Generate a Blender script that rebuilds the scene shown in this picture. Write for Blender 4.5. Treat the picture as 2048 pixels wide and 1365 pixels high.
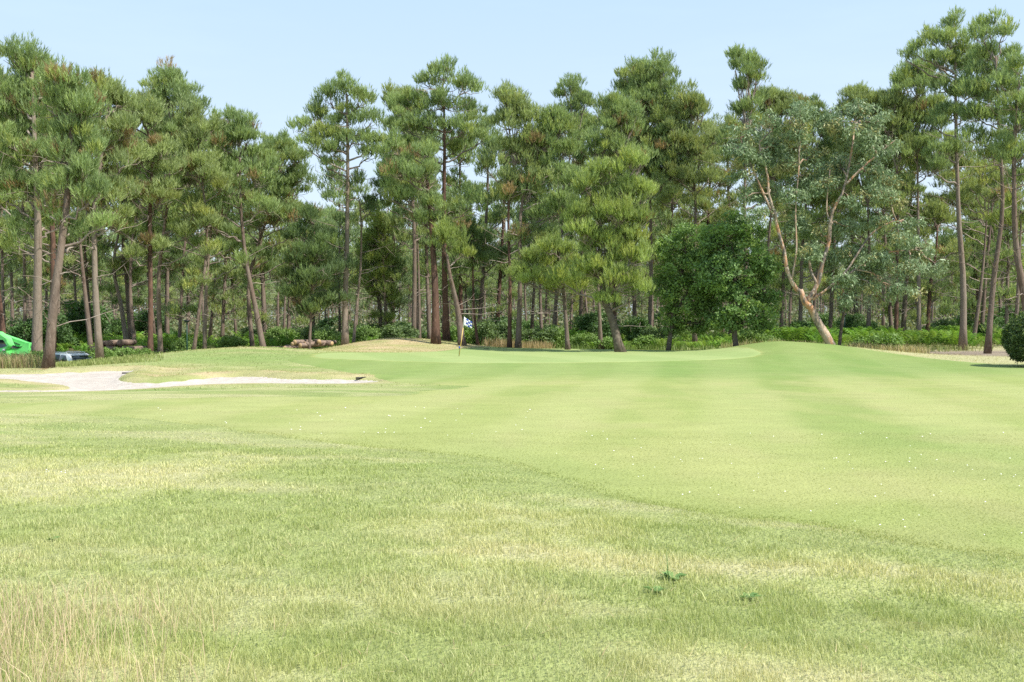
import bpy, math, random
import numpy as np
from mathutils import Vector
R = math.radians
for o in list(bpy.data.objects): bpy.data.objects.remove(o)
sc = bpy.context.scene
COL = sc.collection
# ------------------------------------------------------------ camera, sky, sun
F, HY, EYE = 1990.0, 650.0, 1.7          # focal length in photo pixels, horizon row, eye height
cam = bpy.data.objects.new('camera', bpy.data.cameras.new('camera')); COL.objects.link(cam)
cam.data.sensor_width = 36; cam.data.lens = 36*F/2048
cam.data.clip_start = .1; cam.data.clip_end = 6000
cam.location = (0, 0, EYE)
cam.rotation_euler = (R(90)-math.atan((682.5-HY)/F), 0, 0)
sc.camera = cam
SUN_EL, SUN_AZ = 52.0, 120.0              # azimuth clockwise from +Y (the view direction)
w = bpy.data.worlds.new('World'); sc.world = w; w.use_nodes = True
nt = w.node_tree; bg = nt.nodes['Background']
sky = nt.nodes.new('ShaderNodeTexSky'); sky.sky_type = 'NISHITA'; sky.sun_disc = False
sky.sun_elevation = R(SUN_EL); sky.sun_rotation = R(SUN_AZ)
sky.air_density = 1.0; sky.dust_density = 1.2; sky.ozone_density = 1.6; sky.altitude = 20
tc = nt.nodes.new('ShaderNodeTexCoord'); mp = nt.nodes.new('ShaderNodeMapping')
mp.inputs['Scale'].default_value = (1.2, 1.2, 7)
nz = nt.nodes.new('ShaderNodeTexNoise'); nz.inputs['Scale'].default_value = 2.2
nz.inputs['Detail'].default_value = 6; nz.inputs['Roughness'].default_value = .55
rp = nt.nodes.new('ShaderNodeMapRange'); rp.inputs[1].default_value = .42; rp.inputs[2].default_value = .8
rp.inputs[3].default_value = .80; rp.inputs[4].default_value = .97
mx = nt.nodes.new('ShaderNodeMix'); mx.data_type = 'RGBA'
sx = nt.nodes.new('ShaderNodeSeparateXYZ'); nt.links.new(tc.outputs['Generated'], sx.inputs[0])
cr = nt.nodes.new('ShaderNodeMapRange'); cr.inputs[1].default_value = .05; cr.inputs[2].default_value = .36; nt.links.new(sx.outputs[2], cr.inputs[0])
mg = nt.nodes.new('ShaderNodeMix'); mg.data_type = 'RGBA'; nt.links.new(cr.outputs[0], mg.inputs[0])
mg.inputs[6].default_value = (4.75, 5.45, 6.2, 1); mg.inputs[7].default_value = (3.45, 4.75, 6.3, 1)   # thin high cirrus veil, whiter low down
nt.links.new(mg.outputs[2], mx.inputs[7])
nt.links.new(tc.outputs['Generated'], mp.inputs[0]); nt.links.new(mp.outputs[0], nz.inputs['Vector'])
nt.links.new(nz.outputs['Fac'], rp.inputs[0]); nt.links.new(rp.outputs[0], mx.inputs[0])
nt.links.new(sky.outputs[0], mx.inputs[6]); nt.links.new(mx.outputs[2], bg.inputs[0])
bg.inputs[1].default_value = 0.11
sun = bpy.data.objects.new('sun', bpy.data.lights.new('sun', 'SUN')); COL.objects.link(sun)
sun.data.energy = 4.6; sun.data.angle = R(.55); sun.data.color = (1, .95, .86)
sd_ = Vector((math.sin(R(SUN_AZ))*math.cos(R(SUN_EL)), math.cos(R(SUN_AZ))*math.cos(R(SUN_EL)), math.sin(R(SUN_EL))))
sun.rotation_euler = sd_.to_track_quat('Z', 'Y').to_euler(); sun.location = (40, -30, 60)
sc.view_settings.view_transform = 'Standard'; sc.view_settings.look = 'None'
sc.view_settings.exposure = 0.75; sc.view_settings.gamma = 1
sc.cycles.max_bounces = 6; sc.cycles.diffuse_bounces = 3; sc.cycles.glossy_bounces = 2
sc.cycles.transmission_bounces = 4; sc.cycles.transparent_max_bounces = 4
sc.cycles.use_denoising = False

# ------------------------------------------------------------ helpers
def tag(o, label=None, cat=None, group=None, kind=None):
    if label: o['label'] = label
    if cat: o['category'] = cat
    if group: o['group'] = group
    if kind: o['kind'] = kind
    return o
def empty(name, loc, label, cat, group=None, rz=0):
    o = bpy.data.objects.new(name, None); COL.objects.link(o); o.location = loc; o.rotation_euler = (0, 0, rz)
    o.empty_display_size = .3
    return tag(o, label, cat, group)
def make_mesh(name, V, Fc, colors=None, smooth=False):
    """V (n,3); Fc (m,k) all faces with k corners, or list of such arrays"""
    V = np.asarray(V, dtype=np.float32)
    Fs = Fc if isinstance(Fc, list) else [Fc]
    Fs = [np.asarray(f, dtype=np.int32) for f in Fs if len(f)]
    me = bpy.data.meshes.new(name)
    me.vertices.add(len(V)); me.vertices.foreach_set('co', V.ravel())
    nl = sum(f.size for f in Fs); nf = sum(len(f) for f in Fs)
    me.loops.add(nl); me.polygons.add(nf)
    me.loops.foreach_set('vertex_index', np.concatenate([f.ravel() for f in Fs]))
    tot = np.concatenate([np.full(len(f), f.shape[1], dtype=np.int32) for f in Fs])
    st = np.concatenate([[0], np.cumsum(tot)[:-1]]).astype(np.int32)
    me.polygons.foreach_set('loop_start', st)
    me.update(calc_edges=True)
    if smooth: me.polygons.foreach_set('use_smooth', np.ones(nf, dtype=bool))
    if colors is not None:
        for k, c in (colors if isinstance(colors, dict) else {'tint': colors}).items():
            a = me.color_attributes.new(k, 'FLOAT_COLOR', 'POINT')
            c = np.asarray(c, dtype=np.float32)
            if c.shape[1] == 3: c = np.concatenate([c, np.ones((len(c), 1), np.float32)], 1)
            a.data.foreach_set('color', c.ravel())
    return me
def link(name, me, m, parent=None):
    o = bpy.data.objects.new(name, me); COL.objects.link(o)
    if m:
        me.materials.clear(); me.materials.append(m)
    if parent: o.parent = parent
    return o
class MB:
    """collects shapes for one mesh"""
    def __init__(s): s.V = []; s.T = []; s.Q = []; s.N = []; s.n = 0
    def add(s, V, T=None, Q=None):
        V = np.asarray(V, float); s.V.append(V)
        if T is not None and len(T): s.T.append(np.asarray(T)+s.n)
        if Q is not None and len(Q): s.Q.append(np.asarray(Q)+s.n)
        s.n += len(V); return s
    def tube(s, P, r, k=8, cap=True, lump=0, rng=None):
        P = np.asarray(P, float); r = np.broadcast_to(np.asarray(r, float), (len(P),))
        T = np.gradient(P, axis=0); T /= np.linalg.norm(T, axis=1)[:, None]+1e-9
        ref = np.array([1., 0, 0]) if abs(T[:, 0]).mean() < .8 else np.array([0, 1., 0])
        A = np.cross(T, ref); A /= np.linalg.norm(A, axis=1)[:, None]; B = np.cross(T, A)
        a = np.arange(k)/k*2*np.pi
        rr = r[:, None]*np.ones((1, k))
        if lump: rr = rr*(1+lump*(rng.random((len(P), k))-.5))
        V = P[:, None]+rr[..., None]*(np.cos(a)[None, :, None]*A[:, None]+np.sin(a)[None, :, None]*B[:, None])
        V = V.reshape(-1, 3); n = len(P)
        i = np.arange(n-1)[:, None]*k; j = np.arange(k)[None]; j2 = (j+1) % k
        Q = np.stack([i+j, i+j2, i+k+j2, i+k+j], -1).reshape(-1, 4)
        tri = None
        if cap:
            V = np.concatenate([V, P[:1], P[-1:]]); c0 = n*k; c1 = c0+1; jj = np.arange(k); j3 = (jj+1) % k
            tri = np.concatenate([np.stack([np.full(k, c0), j3, jj], 1), np.stack([np.full(k, c1), (n-1)*k+jj, (n-1)*k+j3], 1)])
        return s.add(V, tri, Q)
    def box(s, c, sz, rz=0, taper=1):
        x, y, z = np.array(sz)/2
        V = np.array([[a*x*(taper if q > 0 else 1), b*y*(taper if q > 0 else 1), q*z] for q in (-1, 1) for a, b in ((-1, -1), (1, -1), (1, 1), (-1, 1))], float)
        cz, sz_ = math.cos(rz), math.sin(rz)
        V = np.stack([V[:, 0]*cz-V[:, 1]*sz_, V[:, 0]*sz_+V[:, 1]*cz, V[:, 2]], 1)+np.array(c)
        return s.add(V, None, [[3, 2, 1, 0], [4, 5, 6, 7], [0, 1, 5, 4], [1, 2, 6, 5], [2, 3, 7, 6], [3, 0, 4, 7]])
    def prism(s, pts, y0, y1):
        """outline in x,z extruded in y"""
        n = len(pts); V = [(p[0], y0, p[1]) for p in pts]+[(p[0], y1, p[1]) for p in pts]
        i = np.arange(n); j = (i+1) % n; s.N += [np.array([i+s.n]), np.array([n+i[::-1]+s.n])]
        return s.add(V, None, np.stack([j, n+j, n+i, i], 1))
    def build(s, name, m, parent=None, smooth=False, bevel=0):
        me = make_mesh(name, np.concatenate(s.V), [np.concatenate(x) for x in (s.T, s.Q) if x]+s.N, smooth=smooth)
        o = link(name, me, m, parent)
        if bevel:
            b = o.modifiers.new('bevel', 'BEVEL'); b.width = bevel; b.segments = 2; b.limit_method = 'ANGLE'
        return o

# ------------------------------------------------------------ noise and terrain
_rng = np.random.default_rng(7)
_lat = _rng.random((256, 256))
def vnoise(x, y):
    x = np.asarray(x, float); y = np.asarray(y, float)
    xi = np.floor(x).astype(int); yi = np.floor(y).astype(int); fx = x-xi; fy = y-yi
    fx = fx*fx*(3-2*fx); fy = fy*fy*(3-2*fy)
    g = lambda a, b: _lat[a & 255, b & 255]
    return (g(xi, yi)*(1-fx)+g(xi+1, yi)*fx)*(1-fy)+(g(xi, yi+1)*(1-fx)+g(xi+1, yi+1)*fx)*fy
def fbm(x, y, s=1., o=4, off=0.):
    x = np.asarray(x, float)/s+off; y = np.asarray(y, float)/s+off*1.7
    t = 0; a = .5; n = 0
    for k in range(o): t = t+a*vnoise(x, y); n += a; a *= .5; x = x*2.03+11.3; y = y*2.03+5.1
    return t/n
def ss(a, b, x): t = np.clip((x-a)/(b-a), 0, 1); return t*t*(3-2*t)
def gs(x, y, cx, cy, sl, sr, sy, sy2=None):
    sx = np.where(x < cx, sl, sr); s_ = np.where(y < cy, sy, sy2 or sy)
    return np.exp(-((x-cx)/sx)**2-((y-cy)/s_)**2)
def WX(px, d): return (px-1024)*d/F
def WZ(py, d): return EYE+(HY-py)*d/F
def polysd(x, y, P):
    """signed distance to a polygon, positive inside"""
    x = np.asarray(x, float); y = np.asarray(y, float); P = np.asarray(P, float)
    d2 = np.full(x.shape, 1e9); ins = np.zeros(x.shape, bool); n = len(P)
    for i in range(n):
        ax, ay = P[i]; bx, by = P[(i+1) % n]; ex, ey = bx-ax, by-ay
        t = np.clip(((x-ax)*ex+(y-ay)*ey)/(ex*ex+ey*ey+1e-12), 0, 1)
        d2 = np.minimum(d2, (x-ax-t*ex)**2+(y-ay-t*ey)**2)
        c = ((ay > y) != (by > y)) & (x < (bx-ax)*(y-ay)/(by-ay+1e-12)+ax); ins ^= c
    return np.where(ins, 1, -1)*np.sqrt(d2)
def smoothpoly(P, n=3):
    P = np.array(P, float)
    for _ in range(n):
        Q = np.roll(P, -1, 0); P = np.stack([.75*P+.25*Q, .25*P+.75*Q], 1).reshape(-1, 2)
    return P
def unproj(pts, z): return [(WX(px, (EYE-z)*F/(py-HY)), (EYE-z)*F/(py-HY)) for px, py in pts]
BZ = -.42
SAND = smoothpoly(unproj([(-260, 800), (-100, 795), (0, 792), (150, 790), (250, 784), (330, 778), (400, 774), (500, 773), (600, 777), (700, 780), (775, 775),
    (740, 770), (680, 769), (600, 768), (500, 762), (400, 765), (330, 769), (262, 770), (235, 765), (262, 757), (280, 753), (200, 753), (100, 755), (0, 757), (-120, 758), (-260, 762)], BZ), 2)
ISLE = smoothpoly(unproj([(-200, 765), (-60, 763), (30, 764), (90, 767), (138, 771), (130, 777), (80, 779), (0, 780), (-100, 781), (-200, 781)], BZ+.06), 2)
GREEN = smoothpoly([(-9.6, 47.5), (-9, 44.8), (-6.5, 42.8), (-2, 40.6), (3, 40.2), (8, 41.8), (11.6, 45), (12.2, 50), (10, 56), (4, 60.5), (-2.5, 58), (-4.5, 54), (-8.5, 50)], 3)
FAIR = smoothpoly(unproj([(2700, 1230), (2300, 1150), (2048, 1105), (1850, 1082), (1600, 1040), (1400, 1018), (1200, 975), (1000, 925), (840, 900), (640, 880), (420, 850), (240, 828), (-50, 820), (-400, 822), (-400, 806),
    (0, 802), (300, 795), (560, 788), (780, 790), (900, 770), (960, 752), (1100, 745), (1500, 741), (1700, 736), (1850, 742), (2048, 748), (2500, 752), (2900, 850)], 0), 2)
def sand_sd(x, y): return np.minimum(polysd(x, y, SAND), -polysd(x, y, ISLE))
def h0(x, y):
    x = np.asarray(x, float); y = np.asarray(y, float)
    z = .07*(fbm(x, y, 9, 3)-.5)*ss(3, 12, y)+.16*(fbm(x, y, 22, 2, 3.)-.5)*ss(8, 20, y)
    z = z-.34*gs(x, y, -14, 33, 12, 9, 7, 6)
    z = z+.60*gs(x, y, -14.0, 52, 6.6, 4.0, 6.0)
    z = z+.12*gs(x, y, -9.5, 54, 3, 3.5, 5)
    z = z+.90*gs(x, y, -7.2, 62.5, 4.6, 5.8, 4.6)
    z = z+.74*gs(x, y, 14.3, 52, 3.0, 5.8, 5.5)
    sg = polysd(x, y, GREEN); z = z+.20*ss(-5, 1, sg)
    z = z-.10*gs(x, y, 6, 33, 14, 14, 6)
    z = z-.09*ss(-1.2, 1.4, polysd(x, y, FAIR))*ss(22, 10, y)
    z = z-1.5*gs(x, y, -29, 59, 18, 9.5, 9, 9)
    z = z-.25*gs(x, y, -21, 43, 9, 5, 6)-.25*gs(x, y, -17, 64, 8, 5, 5)
    z = z+.42*ss(62, 74, y)*ss(-2, 12, x)
    z = z+.5*(fbm(x, y, 30, 3, 9.)-.5)*ss(68, 90, y)
    return z
def hg(x, y):
    z = h0(x, y); s = sand_sd(x, y)
    z = z-.34*ss(-.05, .5, s)
    lip = np.exp(-((s+.55)/.5)**2)*(s < 0)
    return z+(.13+.12*(fbm(x, y, .9, 3, 2.)-.5))*lip*ss(35.2, 36.2, y)*(x > -19)
def hs(x, y): return float(hg(np.array([x]), np.array([y]))[0])

# ------------------------------------------------------------ materials
def mat(name, col=(.5, .5, .5), rough=.8, metal=0, spec=.3, attr=None, trans=0, noise=None, bump=None, tcol=None):
    """attr: colour attribute used as base colour; noise: (scale, detail, colour2, lo, hi[, stretch])"""
    m = bpy.data.materials.new(name); m.use_nodes = True; t = m.node_tree; N = t.nodes; L = t.links
    b = N['Principled BSDF']; b.inputs['Roughness'].default_value = rough; b.inputs['Metallic'].default_value = metal
    b.inputs['Specular IOR Level'].default_value = spec; b.inputs['Base Color'].default_value = (*col, 1)
    src = None
    if attr: a = N.new('ShaderNodeVertexColor'); a.layer_name = attr; src = a.outputs[0]
    co = N.new('ShaderNodeTexCoord')
    def nzn(scale, det, stretch=None, rgh=.6):
        v = co.outputs['Object']
        if stretch:
            q = N.new('ShaderNodeMapping'); q.inputs['Scale'].default_value = stretch; L.new(v, q.inputs[0]); v = q.outputs[0]
        n = N.new('ShaderNodeTexNoise'); n.inputs['Scale'].default_value = scale; n.inputs['Detail'].default_value = det
        n.inputs['Roughness'].default_value = rgh; L.new(v, n.inputs['Vector']); return n.outputs['Fac']
    for nn in (noise or []):
        f = nzn(nn[0], nn[1], nn[5] if len(nn) > 5 else None)
        r = N.new('ShaderNodeMapRange'); r.inputs[1].default_value = nn[3]; r.inputs[2].default_value = nn[4]; L.new(f, r.inputs[0])
        mi = N.new('ShaderNodeMix'); mi.data_type = 'RGBA'; L.new(r.outputs[0], mi.inputs[0])
        if src: L.new(src, mi.inputs[6])
        else: mi.inputs[6].default_value = (*col, 1)
        c2 = nn[2]
        if isinstance(c2, (int, float)):
            mi.blend_type = 'MULTIPLY'; mi.inputs[7].default_value = (c2, c2, c2, 1)
        else: mi.inputs[7].default_value = (*c2, 1)
        src = mi.outputs[2]
    if src: L.new(src, b.inputs['Base Color'])
    if bump:
        f = nzn(bump[0], bump[1], bump[3] if len(bump) > 3 else None)
        bp = N.new('ShaderNodeBump'); bp.inputs['Strength'].default_value = 1; bp.inputs['Distance'].default_value = bump[2]
        L.new(f, bp.inputs['Height']); L.new(bp.outputs[0], b.inputs['Normal'])
    if trans:
        tr = N.new('ShaderNodeBsdfTranslucent'); ms = N.new('ShaderNodeMixShader'); ms.inputs[0].default_value = trans
        if tcol:
            mm = N.new('ShaderNodeMix'); mm.data_type = 'RGBA'; mm.blend_type = 'MULTIPLY'; mm.inputs[0].default_value = 1
            L.new(src, mm.inputs[6]); mm.inputs[7].default_value = (*tcol, 1); L.new(mm.outputs[2], tr.inputs[0])
        elif src: L.new(src, tr.inputs[0])
        else: tr.inputs[0].default_value = (*col, 1)
        L.new(b.outputs[0], ms.inputs[1]); L.new(tr.outputs[0], ms.inputs[2]); L.new(ms.outputs[0], N['Material Output'].inputs[0])
    return m
M_NEEDLE = mat('pine_needles', attr='tint', rough=.5, spec=.35, trans=.40, tcol=(1.25, 1.2, .7))
M_LEAF = mat('oak_leaves', attr='tint', rough=.58, spec=.3, trans=.3, tcol=(1.2, 1.3, .5))
M_EUC = mat('eucalyptus_leaves', attr='tint', rough=.5, spec=.4, trans=.22)
M_FERN = mat('bracken_fronds', attr='tint', rough=.6, spec=.2, trans=.4, tcol=(1.1, 1.2, .6))
M_BLADE = mat('grass_blades', attr='tint', rough=.55, spec=.25, trans=.35, tcol=(1.1, 1.1, .7))
M_BARK = mat('pine_bark', (.175, .14, .115), .95, spec=.1, noise=[(1.3, 5, (.11, .075, .06), .42, .62, (1, 1, .25)), (9, 4, (.25, .20, .165), .5, .75, (1, 1, .3)), (.5, 3, (.20, .15, .115), .45, .7)], bump=(11, 5, .05, (1, 1, .3)))
M_BARKG = mat('grey_bark', (.22, .18, .145), .95, spec=.1, noise=[(1.1, 5, (.19, .14, .11), .42, .66, (1, 1, .3)), (9, 4, (.27, .225, .185), .5, .75, (1, 1, .3))], bump=(11, 5, .04, (1, 1, .3)))
M_BARKD = mat('dark_red_bark', (.13, .075, .055), .95, spec=.1, noise=[(2, 5, (.05, .035, .03), .4, .65, (1, 1, .3)), (9, 4, (.2, .12, .09), .5, .75, (1, 1, .3))], bump=(11, 5, .04, (1, 1, .3)))  # dark red-brown bark for the darker trunks
M_TWIG = mat('dead_twigs', (.33, .28, .235), .9, spec=.1, noise=[(2, 3, (.17, .13, .11), .4, .6)])
M_EBARK = mat('peeling_eucalyptus_bark', (.43, .32, .235), .8, spec=.2, noise=[(1.4, 4, (.44, .23, .12), .46, .58, (1, 1, .3)), (3.1, 4, (.14, .12, .105), .47, .58, (1, 1, .22)), (7, 3, (.52, .44, .36), .55, .7)], bump=(6, 5, .06, (1, 1, .3)))
M_OBARK = mat('oak_bark', (.11, .09, .07), .95, spec=.1, noise=[(6, 4, (.2, .17, .13), .5, .7)])

# ------------------------------------------------------------ foliage builders
def unit(v): return v/(np.linalg.norm(v, axis=-1, keepdims=True)+1e-9)
def tufts(P, D, rng, k, ln, wd, spread, col, jit=.12):
    """k needle-clusters per shoot: long thin triangles fanned round the shoot axis"""
    n = len(P); P = np.repeat(P, k, 0); D = np.repeat(D, k, 0); col = np.repeat(col, k, 0)
    rad = unit(rng.normal(size=(n*k, 3))); rad = unit(rad-(rad*D).sum(1, keepdims=True)*D)
    sp = spread*(.35+rng.random((n*k, 1))*.9); nd = unit(D*np.cos(sp)+rad*np.sin(sp))
    l = ln*(.7+.6*rng.random((n*k, 1))); side = unit(np.cross(nd, rng.normal(size=(n*k, 3))))*wd/2
    b = P+D*(rng.random((n*k, 1))*ln*1.25)
    V = np.stack([b-side, b+side, b+nd*l], 1).reshape(-1, 3)
    c = col*(1+jit*(rng.random((n*k, 1))-.5)*2)
    return V, np.repeat(c, 3, 0)
def leaves(P, N_, rng, ln, wd, col, jit=.18, droop=0):
    n = len(P); d = rng.normal(size=(n, 3)); d[:, 2] -= droop; d = unit(d)
    s = unit(np.cross(d, rng.normal(size=(n, 3))*.6+N_)); l = ln*(.6+.8*rng.random((n, 1)))
    s = s*wd*(.7+.6*rng.random((n, 1)))/2
    V = np.stack([P, P+d*l*.45+s, P+d*l, P+d*l*.45-s], 1).reshape(-1, 3)
    return V, np.repeat(col*(1+jit*2*(rng.random((n, 1))-.5)), 4, 0)
def curve(a, b, n=7, sag=0., wig=0., rng=None):
    t = np.linspace(0, 1, n)[:, None]; p = a*(1-t)+b*t
    p[:, 2] += (sag*np.sin(np.pi*t))[:, 0]
    if wig: p[1:-1] += rng.normal(size=(n-2, 3))*wig
    return p
def path_spline(pts, n):
    pts = np.asarray(pts, float)
    if len(pts) == 2: return pts[0]+(pts[1]-pts[0])*np.linspace(0, 1, n)[:, None]
    t = np.linspace(0, len(pts)-1.0001, n); out = []
    P = np.concatenate([[2*pts[0]-pts[1]], pts, [2*pts[-1]-pts[-2]]])
    for u in t:
        i = int(u); f = u-i; a, b, c, d = P[i:i+4]
        out.append(.5*((2*b)+(c-a)*f+(2*a-5*b+4*c-d)*f*f+(3*b-a-3*c+d)*f**3))
    return np.array(out)
GREENS = dict(pine=((.315, .405, .165), (.20, .275, .125)), bright=((.36, .44, .145), (.225, .295, .105)), blue=((.28, .37, .17), (.19, .265, .14)),
              dark=((.19, .27, .105), (.11, .165, .075)), olive=((.335, .40, .165), (.23, .29, .13)))
BROWN = np.array([.34, .255, .135])
def pine_geo(trunk, r0, lobes, seed, tint='pine', brown=.03, dens=1., rc=.46, nsh=34, k=9, ln=.245, wd=.033, dead=8, upright=.95, rtop=.25, lodn=12):
    """trunk: (n,3) local points; lobes: list of (cx,cy,cz,rx,ry,rz). returns trunk MB, branch MB, crown arrays"""
    rng = np.random.default_rng(seed)
    tp = path_spline(trunk, max(8, int(lodn))); H = tp[-1, 2]
    u = np.linspace(0, 1, len(tp)); rad = r0*(1-(1-rtop)*u**.85); rad[0] *= 1.28
    tm = MB(); tm.tube(tp, rad, 10 if lodn > 9 else 6, lump=.12, rng=rng)
    bm = MB(); bm.tube(tp, rad*.45, 4); P = []; D = []; C = []
    c1, c2 = (np.array(g)*1.08 for g in GREENS[tint])
    for lb in lobes:
        c = np.array(lb[:3]); r = np.array(lb[3:6]); R2 = (r.prod())**(1/3.)
        n = max(3, int(dens*2.8*R2*R2/rc/rc))
        d = unit(rng.normal(size=(n, 3))); d[:, 2] = np.where(d[:, 2] < -.35, -d[:, 2]*.8, d[:, 2])
        cc = c+d*r*(.3+.78*rng.random((n, 1))**.6)
        # limb from the trunk to this lobe
        hd = math.hypot(c[0]-np.interp(c[2], tp[:, 2], tp[:, 0]), c[1]-np.interp(c[2], tp[:, 2], tp[:, 1]))
        za = min(max(c[2]-r[2]*.3-.45*hd, H*.18), H*.97)
        a = np.array([np.interp(za, tp[:, 2], tp[:, 0]), np.interp(za, tp[:, 2], tp[:, 1]), za])
        limb = curve(a, c, 7, -.04*np.linalg.norm(c-a), .06, rng)
        bm.tube(limb, np.linspace(max(.045, r0*.3), .03, 7), 5, cap=False)
        for q in range(n):
            i = np.argmin(((limb[2:]-cc[q])**2).sum(1))+2
            s_ = limb[i-rng.integers(0, 2)]
            if np.linalg.norm(cc[q]-s_) > .3: bm.tube(curve(s_, cc[q], 4, -.08, .03, rng), np.linspace(.028, .012, 4), 3, cap=False)
            m = int(nsh*(.7+.6*rng.random())); f = unit(rng.normal(size=(m, 3)))
            f[:, 2] = np.where(f[:, 2] < -.2, -f[:, 2], f[:, 2])
            s = rc*(.6+.8*rng.random())*np.array([1, 1, 1.15])
            P.append(cc[q]+f*s*(.25+.75*rng.random((m, 1)))); dd = f*.55; dd[:, 2] += upright; D.append(unit(dd))
            if rng.random() < brown*.75: col = BROWN*(.7+.5*rng.random())
            else:
                t = rng.random(); col = c1*t+c2*(1-t)
                if rng.random() < .18: col = col*np.array([1.15, 1.05, .85])
            C.append(np.broadcast_to(col, (m, 3))*(.85+.3*rng.random((m, 1))))
    # bare dead limbs below the crown
    zb = min(l[2]-l[5] for l in lobes)
    for q in range(dead):
        z = H*.15+(max(zb, H*.35)+.33*H-H*.15)*rng.random()**.8; a = np.array([np.interp(z, tp[:, 2], tp[:, 0]), np.interp(z, tp[:, 2], tp[:, 1]), z])
        an = rng.random()*2*math.pi; L_ = .6+2.9*rng.random()**1.3
        e = a+np.array([math.cos(an)*L_, math.sin(an)*L_, L_*(rng.random()*.7-.15)])
        cv = curve(a, e, 5, .1*rng.normal(), .05, rng); bm.tube(cv, np.linspace(.03, .01, 5), 3, cap=False)
        for w_ in range(2):
            s_ = cv[rng.integers(2, 5)]; bm.tube(curve(s_, s_+rng.normal(size=3)*.35, 3), [.012, .009, .006], 3, cap=False)
    P = np.concatenate(P); D = np.concatenate(D); C = np.concatenate(C)
    V, c = tufts(P, D, rng, k, ln, wd, .52, C)
    return tm, bm, (V, np.arange(len(V)).reshape(-1, 3), c)
PCOUNT = 0
def pine(name, label, d, trunk, wpx, lobes, bark=None, group='pines of the front row', cat='pine tree', zoff=0, **kw):
    """trunk: photo-measured points base first; lobes (px,py,rx,ry) measured on the photo; all turned into metres at distance d"""
    global PCOUNT; PCOUNT += 1
    rng = random.Random(PCOUNT*13+5); s = d/F
    x0 = WX(trunk[0][0], d); z0 = hs(x0, d)-.12
    pts = [(0, 0, 0)]; py = 0
    for px, y in trunk[1:]:
        py += rng.uniform(-.25, .25); pts.append((WX(px, d)-x0, py, WZ(y, d)-z0))
    L3 = [(WX(l[0], d)-x0, (l[4] if len(l) > 4 else rng.uniform(-.5, .5)*l[2]*s), WZ(l[1], d)-z0-(.5 if l[1] < 300 else .25), l[2]*s, l[2]*s*.95, l[3]*s) for l in lobes]
    tm, bm, (V, T, C) = pine_geo(pts, wpx*s*.43, L3, PCOUNT+100, **kw)
    root = empty(name, (x0, d, z0), label, cat, group)
    tm.build('trunk', bark or M_BARK, root, smooth=True); bm.build('branches', M_TWIG, root)
    link('crown', make_mesh('crown', V, T, C), M_NEEDLE, root)
    return root
def auto_lobes(px, top, bot, W, seed, n=9, lean=0):
    """pine crown: small top, widest about 60 % down, ragged sides"""
    rng = random.Random(seed); out = [(px+rng.uniform(-.06, .06)*W, top+W*.20, W*.15, W*.24), (px+rng.uniform(-.1, .1)*W, top+W*.5, W*.34, W*.30)]
    for sg in (-1, 1): out.append((px+sg*W*rng.uniform(.3, .6), top+W*rng.uniform(.35, .8), W*.14, W*.24))
    H = bot-top
    for i in range(n):
        t = (i+.6)/n; wv = W*(.55+.60*math.sin(min(1, t*1.15)*math.pi*.62)); sgn = 1 if i % 2 else -1
        r = W*rng.uniform(.42, .60)
        out.append((px+lean*t+sgn*rng.uniform(.25, 1)*(wv-r*.6), top+t*H+rng.uniform(-.05, .05)*H, r, r*rng.uniform(.8, 1.15)))
        if i % 3 == 1: out.append((px+lean*t, top+t*H, r, r))
    for i in range(4): r = W*rng.uniform(.16, .3); out.append((px+lean+rng.uniform(-.8, .8)*W, bot+rng.uniform(.0, 95), r, r*.7))
    return out
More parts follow.
